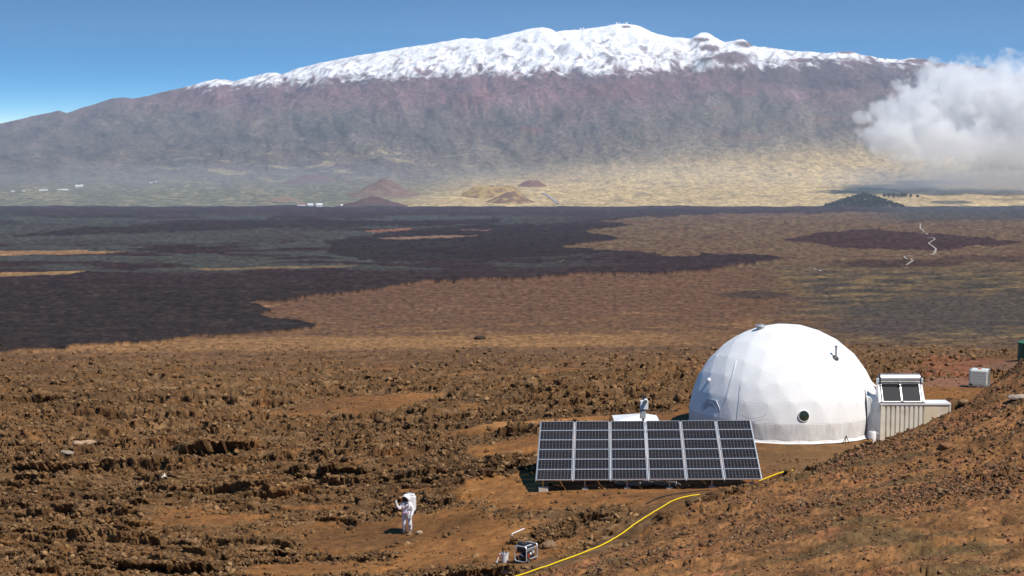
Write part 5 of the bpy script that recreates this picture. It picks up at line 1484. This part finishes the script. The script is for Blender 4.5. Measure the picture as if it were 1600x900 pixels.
# boots
for sx, yq, m_ in ((-0.14, 0.02, M_boot_shaded), (0.165, -0.01, M_boot)):
    mb = MB(); L0 = [(-0.055, 0.10), (0.055, 0.10), (0.06, -0.06), (0.045, -0.16), (-0.045, -0.16), (-0.06, -0.06)]
    mb.add([(sx + a, yq + b, 0.0) for a, b in L0] + [(sx + a * 0.95, yq + b * 0.97, 0.06) for a, b in L0] + [(sx + a * 0.75, yq + max(b, -0.09) * 0.8 + 0.01, 0.125) for a, b in L0],
           [tuple(reversed(range(6)))] + [(r_ * 6 + i, r_ * 6 + (i + 1) % 6, (r_ + 1) * 6 + (i + 1) % 6, (r_ + 1) * 6 + i) for r_ in range(2) for i in range(6)] + [tuple(range(12, 18))])
    mb.build("boot", m_, per, smooth=True, bevel=0.012)
# head inside the helmet
hc = Vector((-0.005, -0.015, 1.635))
bm = bmesh.new(); bmesh.ops.create_uvsphere(bm, u_segments=24, v_segments=18, radius=1)
for v in bm.verts:
    c = v.co.copy(); x_, y_, z_ = c
    w_ = 0.078 * (1 - 0.18 * max(0, -z_)); q = Vector((x_ * w_, y_ * 0.098, z_ * 0.118))
    if y_ < -0.2:
        q.y -= 0.026 * math.exp(-((x_ / 0.16) ** 2 + ((z_ + 0.08) / 0.2) ** 2))       # nose
        for ex in (-0.38, 0.38): q.y += 0.012 * math.exp(-(((x_ - ex) / 0.17) ** 2 + ((z_ - 0.12) / 0.12) ** 2))   # eye sockets
        q.y -= 0.007 * math.exp(-((x_ / 0.3) ** 2 + ((z_ + 0.45) / 0.09) ** 2))       # lips
    v.co = q + hc
me = bpy.data.meshes.new("head"); bm.to_mesh(me); bm.free()
for p_ in me.polygons: p_.use_smooth = True
hd = link("head", me, M_skin, per)
mb = MB(); mb.lathe([(0.001, 0.125), (0.05, 0.117), (0.078, 0.08), (0.086, 0.02), (0.082, -0.04)], 20, (hc.x, hc.y + 0.02, hc.z)); mb.build("hair", M_hairm, hd, smooth=True)
for ex in (-0.029, 0.029):
    mb = MB(); mb.lathe([(0.001, -0.088), (0.009, -0.086), (0.011, -0.08)], 10, (hc.x + ex, hc.y, hc.z + 0.015), 'y'); mb.build("eye", M_dark, hd, smooth=True)
# helmet: shell with an open face, rim and visor; it looks down and to the viewer's left
HR = Matrix.Rotation(R(-12), 4, 'Z') @ Matrix.Rotation(R(10), 4, 'X')
HM = Matrix.Translation((-0.01, 0.0, 1.64)) @ HR
bm = bmesh.new(); bmesh.ops.create_uvsphere(bm, u_segments=36, v_segments=26, radius=0.20)
fd = Vector((0, -1, -0.16)).normalized()
bmesh.ops.delete(bm, geom=[f for f in bm.faces if f.calc_center_median().normalized().dot(fd) > 0.70], context='FACES')
bmesh.ops.solidify(bm, geom=bm.faces[:], thickness=0.012)
me = bpy.data.meshes.new("helmet"); bm.to_mesh(me); bm.free()
for p_ in me.polygons: p_.use_smooth = True
he_ = link("helmet", me, M_helm, per); he_.matrix_local = HM
bx = fd.cross(Vector((0, 0, 1))).normalized(); by = fd.cross(bx)
ring = [fd * 0.143 + (bx * math.cos(a) + by * math.sin(a)) * 0.148 for a in np.linspace(0, 2 * math.pi, 28, endpoint=False)]
mb = MB(); mb.tube(ring, 0.017, 8, closed=True); mb.build("visor_rim", mat("dark_rim", (0.06, 0.055, 0.055), 0.4), he_, smooth=True)
bm = bmesh.new(); bmesh.ops.create_uvsphere(bm, u_segments=36, v_segments=26, radius=0.192)
bmesh.ops.delete(bm, geom=[f for f in bm.faces if f.calc_center_median().normalized().dot(fd) < 0.66], context='FACES')
me = bpy.data.meshes.new("visor"); bm.to_mesh(me); bm.free()
for p_ in me.polygons: p_.use_smooth = True
link("visor", me, M_vis.m, he_)
mb = MB(); mb.lathe([(0.15, -0.03), (0.165, 0.0), (0.15, 0.03)], 24, (0.0, 0.02, 1.475)); mb.build("neck_ring", M_galv, per, smooth=True)
# backpack
mb = MB(); mb.box((0.10, 0.29, 1.36), (0.44, 0.25, 0.72)); bp = mb.build("backpack", M_helm, per, bevel=0.05)
mb = MB(); mb.box((0.10, 0.27, 1.76), (0.34, 0.18, 0.10)); mb.build("pack_lid", M_helm, bp, bevel=0.03)
for sx in (-0.14, 0.15):
    mb = MB(); mb.tube([(sx, 0.2, 1.58), (sx, 0.04, 1.53), (sx, -0.13, 1.42), (sx * 1.15, -0.15, 1.22), (sx * 1.35, 0.0, 1.10), (sx * 1.3, 0.18, 1.08)], 0.017, 6); mb.build("strap", M_suit, bp, smooth=True)
mb = MB(); mb.tube([(0.22, 0.25, 1.72), (0.14, 0.22, 1.86), (-0.05, 0.20, 1.86), (-0.16, 0.16, 1.76)], 0.018, 8); mb.build("air_hose", mat("hose_grey", (0.25, 0.25, 0.26), 0.6), bp, smooth=True)
# chest patch, belt pouch, glove cuff, knee patch
mb = MB(); mb.lathe([(0.001, -0.012), (0.055, -0.010), (0.06, 0.01)], 20, (0.02, -0.145, 1.27), 'y'); mb.build("chest_patch", M_patch, per)
mb = MB(); mb.lathe([(0.001, -0.004), (0.032, -0.003), (0.033, 0.004)], 16, (0.02, -0.155, 1.27), 'y'); mb.build("patch_centre", mat("patch_pale", (0.55, 0.45, 0.42), 0.7), per)
mb = MB(); mb.lathe([(0.19, 0.955), (0.197, 0.985), (0.19, 1.015)], 28, (0, 0.02, 0)); bt = mb.build("belt", M_belt, per, smooth=True); bt.scale = (1.03, 0.86, 1)
mb = MB(); mb.box((-0.02, -0.16, 0.965), (0.26, 0.09, 0.12)); mb.build("belt_pouch", M_belt, per, bevel=0.02)
mb = MB(); mb.box((0.215, -0.165, 0.83), (0.05, 0.05, 0.09)); mb.build("hand_tool", M_dark, per, bevel=0.01)
mb = MB(); mb.box((0.195, -0.105, 0.37), (0.075, 0.03, 0.11)); mb.build("knee_patch", mat("grey_patch", (0.12, 0.11, 0.13), 0.8), per, bevel=0.01)

# ------------------------------------------------------------------ far away: buildings, grove, tracks, observatories
M_farwhite = mat("far_white_wall", (0.80, 0.79, 0.77), 0.6, var=0.05, scale=0.05)
M_farroof = mat("far_pale_roof", (0.70, 0.66, 0.62), 0.6, var=0.05, scale=0.05)
M_farred = mat("far_red_roof", (0.35, 0.12, 0.09), 0.6, var=0.05, scale=0.05)
def far_z(x, y):
    return float(mtn_z(np.array([x]), np.array([y]))[0]) if y > Y0 else float(ground(np.array([x]), np.array([y]))[0][0])
def far_house(px, row, d, wpx, hpx, label, roofm=None, dep=18.0):
    p = P(px, row, d); zz = far_z(p.x, p.y)
    w_, h_ = wpx / F * d / 2, max(hpx / F * d, p.z + hpx / F * d - zz)
    b = thing("far_building", label, "building", (p.x, p.y, zz), 0.0, "distant buildings at the foot of the mountain")
    mb = MB(); mb.box((0, 0, h_ * 0.3 - 3), (2 * w_, dep, h_ * 0.6 + 6)); mb.build("wall", M_farwhite, b)
    mb = MB(); e = 1.2; z0, z1 = h_ * 0.6 + 0.02, h_
    mb.add([(-w_ - e, -dep / 2 - e, z0), (w_ + e, -dep / 2 - e, z0), (w_ + e, dep / 2 + e, z0), (-w_ - e, dep / 2 + e, z0), (-w_ - e, 0, z1), (w_ + e, 0, z1)], [(0, 1, 5, 4), (2, 3, 4, 5), (0, 4, 3), (1, 2, 5), (3, 2, 1, 0)])
    mb.build("roof", roofm or M_farroof, b)
    return b
far_house(121, 291, 14000, 6, 2.2, "small white building at the foot of the mountain, left one of a close pair")
far_house(127.5, 290.5, 14050, 5, 2.0, "small white building at the foot of the mountain, right one of a close pair")
far_house(236, 287, 14400, 5, 1.6, "tiny white building alone on the slope foot above the pale strip")
far_house(244, 287, 14450, 3.5, 1.4, "tiny pale building right of the lone white one")
far_house(20, 300, 13400, 5, 2.0, "small pale building farthest left at the mountain foot")
far_house(37, 300, 13400, 4, 1.6, "small pale building second from the left at the mountain foot")
far_house(68, 298, 13500, 13, 1.8, "long low pale building left of the white pair", M_farwhite)
far_house(98, 297.5, 13550, 16, 1.8, "longest low white building below the white pair", M_farwhite)
far_house(471, 319.5, 11250, 13, 1.8, "long white barrack with a reddish roof at the edge of the dark lava", M_farred)
far_house(485, 319.5, 11260, 8, 1.6, "middle white barrack at the edge of the dark lava", M_farwhite)
far_house(499, 319.5, 11250, 9, 1.8, "white barrack right of the gap at the edge of the dark lava", M_farwhite)
far_house(534, 320.5, 11250, 3, 1.3, "tiny white hut at the left foot of the dark red cone", M_farwhite)
# observatory domes on the summit
M_obs = mat("observatory_white", (0.82, 0.82, 0.82), 0.4, var=0.03, scale=0.05)
for px, row, sz_, lab in [(907, 44.5, 3.4, "white observatory dome on the snowy ridge, left of a close pair"), (911.5, 44.5, 3.4, "white observatory dome on the snowy ridge, right of a close pair"), (896, 46.5, 2.2, "small white observatory dome left of the close pair"),
                          (963.5, 38.5, 3.0, "white observatory dome just left of the summit peak"), (968, 37.5, 2.6, "narrow white observatory dome beside the summit peak"), (979, 38.5, 3.2, "grey white observatory dome on the summit peak itself")]:
    best = None
    sx_, _ = ray(px, row)
    for d in np.arange(22800, 24600, 60.0):
        x_ = sx_ * d; zz = far_z(x_, d); el = (zz - CAMZ) / d
        if best is None or el > best[0]: best = (el, x_, d, zz)
    _, x_, d, zz = best; r_ = sz_ / F * d / 2
    ob = thing("observatory", lab, "observatory", (x_, d - 10, zz - 3), 0, "observatories on the summit")
    mb = MB(); mb.lathe([(r_, -6), (r_, r_ * 0.9)], 20); mb.build("wall", M_obs, ob, smooth=True)
    mb = MB(); mb.lathe([(r_ * 1.02, r_ * 0.9)] + [(r_ * 1.02 * math.cos(a), r_ * 0.9 + r_ * math.sin(a)) for a in np.linspace(0.15, 1.56, 7)], 20); mb.build("dome", M_obs, ob, smooth=True)

# grove on the misty plain and the woods on the dark hill
M_leaf = mat("far_leaves", (0.045, 0.055, 0.030), 0.9, var=0.4, scale=0.15)
M_trunk = mat("far_trunk", (0.12, 0.09, 0.07), 0.9)
rt_ = np.random.RandomState(9)
def crown(n, sx, sz, z0, leaf, seed):
    r3 = np.random.RandomState(seed); mb = MB()
    for i in range(n):
        u = r3.normal(size=3); u /= np.linalg.norm(u); rad = (0.45 + 0.55 * r3.rand())
        c = Vector((u[0] * sx * rad, u[1] * sx * rad, z0 + sz + u[2] * sz * rad)); a = Vector(r3.normal(size=3)).normalized() * leaf; b = a.cross(Vector(r3.normal(size=3))).normalized() * leaf
        mb.add([c - a, c + b, c + a, c - b], [(0, 1, 2, 3)])
    return mb
def far_tree(px, row, d, hpx, wpx, label, seed):
    p = P(px, row, d); zz = far_z(p.x, p.y); h_ = hpx / F * d; w_ = wpx / F * d / 2
    t = thing("tree", label, "tree", (p.x, p.y, zz), 0, "trees of the distant grove")
    mb = MB(); mb.tube([(0, 0, -1), (0.3, 0, h_ * 0.4), (0, 0.3, h_ * 0.75)], [h_ * 0.03, h_ * 0.022, h_ * 0.012], 7); mb.build("trunk", M_trunk, t, smooth=True)
    crown(170, w_, h_ * 0.42, h_ * 0.14, h_ * 0.09, seed).build("crown", M_leaf, t)
glabs = ["tree at the left end of the distant grove on the misty plain", "second tree from the left in the distant grove", "broad tree left of the middle of the distant grove", "middle tree of the distant grove", "tall tree right of the middle of the distant grove", "broad tree near the right end of the distant grove", "small tree at the right end of the distant grove", "lone tree right of the distant grove", "lone dark tree left of the grove beside a faint track"]
for i, (px, row, h_, w_) in enumerate([(1382, 303, 7, 7), (1389, 303, 8, 7), (1396, 304, 8, 9), (1403, 304, 7, 8), (1409, 304, 8, 7), (1414, 304, 8, 8), (1423, 304, 6, 5), (1434, 297, 6, 5), (1362, 298, 6, 4)]):
    far_tree(px, row, 12300, h_, w_, glabs[i], 70 + i)
mb = MB(); r3 = np.random.RandomState(33); pc = P(1350, 331, 11000)
hx_, hd_ = 58 / F * 11000, 21 / F * 11000
for i in range(1500):
    a = r3.rand() * 6.283; rr_ = math.sqrt(r3.rand()) * 1.05; x_ = pc.x + hx_ * rr_ * math.cos(a); y_ = pc.y + hx_ * rr_ * math.sin(a); z_ = float(z_far(11000)) + hd_ * max(0.0, 0.92 - rr_ * 0.92) + 2
    s0 = 5 + 6 * r3.rand()
    for k_ in range(7):
        u = r3.normal(size=3) * 0.5; c = Vector((x_ + u[0] * s0, y_ + u[1] * s0, z_ + s0 * 0.8 + u[2] * s0 * 0.7)); a1 = Vector(r3.normal(size=3)).normalized() * s0 * 0.5; b1 = a1.cross(Vector(r3.normal(size=3))).normalized() * s0 * 0.5
        mb.add([c - a1, c + b1, c + a1, c - b1], [(0, 1, 2, 3)])
mb.build("woods", M_leaf, None, kind="stuff", label="low dark woods covering the small hill at the lava's edge")

M_track = mat("gravel_track", (0.36, 0.30, 0.24), 0.95, var=0.15, scale=0.3)
M_road = mat("grey_road", (0.32, 0.30, 0.29), 0.9, var=0.1, scale=0.05)
def row_d(px, row):
    ds_ = np.geomspace(90, 11400, 900); zz = z_far(ds_); el = (zz - CAMZ) / ds_
    t = ray(px, row)[1]; return float(np.interp(t, el, ds_))
def track(pts, half, name, m, label, lift=0.5, on_mtn=None):
    if on_mtn: ps = [P(px, row, d) for px, row, d in on_mtn]
    else: ps = [P(px, row, row_d(px, row)) for px, row in pts]
    xs = np.array([q.x for q in ps]); ys = np.array([q.y for q in ps]); t = np.concatenate([[0], np.cumsum(np.hypot(np.diff(xs), np.diff(ys)))])
    ti = np.linspace(0, t[-1], 80); fx, fy = _pchip(t, xs)(ti), _pchip(t, ys)(ti)
    wig = fbm(ti / (t[-1] / 9), ti * 0, 3, 800) * half * 1.5; 
    tx, ty = np.gradient(fx), np.gradient(fy); ln_ = np.hypot(tx, ty) + 1e-9; nx, ny = -ty / ln_, tx / ln_
    fx = fx + nx * wig; fy = fy + ny * wig
    V_ = []
    for i in range(len(fx)):
        for s_ in (-1, 0, 1):
            x_, y_ = fx[i] + nx[i] * half * s_, fy[i] + ny[i] * half * s_
            V_.append((x_, y_))
    V_ = np.array(V_); zz = mtn_z(V_[:, 0], V_[:, 1]) if on_mtn else ground(V_[:, 0], V_[:, 1])[0]
    zz = zz.reshape(-1, 3); zz = np.repeat(np.convolve(np.pad(zz.max(1), 2, mode='edge'), np.ones(5) / 5, 'valid')[:, None], 3, 1) + lift
    me = mesh_from_arrays(name, np.column_stack([V_, zz.ravel()]), grid_quads(len(fx), 3))
    o = link(name, me, m, kind="structure"); o["label"] = label
track([(1437.5, 349), (1438, 353), (1438.5, 358), (1444, 362), (1449, 366)], 1.5, "gravel_track", M_track, "farthest bit of the pale track across the dark flow")
track([(1448, 373.5), (1456, 373), (1460.5, 374.5), (1452, 378.6), (1458, 385.5), (1462.5, 391), (1458, 398.6)], 0.75, "gravel_track", M_track, "pale winding track crossing the dark purple flow at right", 0.5)
track([(1458, 398.6), (1439, 400), (1420, 401.5), (1412.5, 403.5), (1425.5, 408.6), (1416.7, 414)], 0.5, "gravel_track", M_track, "pale track hairpin below the dark purple flow", 0.45)
track([(1264, 420), (1275, 422.5), (1286, 426)], 0.35, "gravel_track", M_track, "short pale track stretch on the olive plain", 0.3)
track([(872, 417), (880, 413), (891, 411), (930, 409), (965, 408.5)], 0.35, "gravel_track", mat("dusty_track", (0.11, 0.08, 0.06), 0.95), "faint track across the dark tongue of lava", 0.5)
track(None, 10, "road", M_road, "thin grey road on the yellow plain", 4, [(848, 303, 12700), (858, 309, 12300), (872, 318, 11600)])
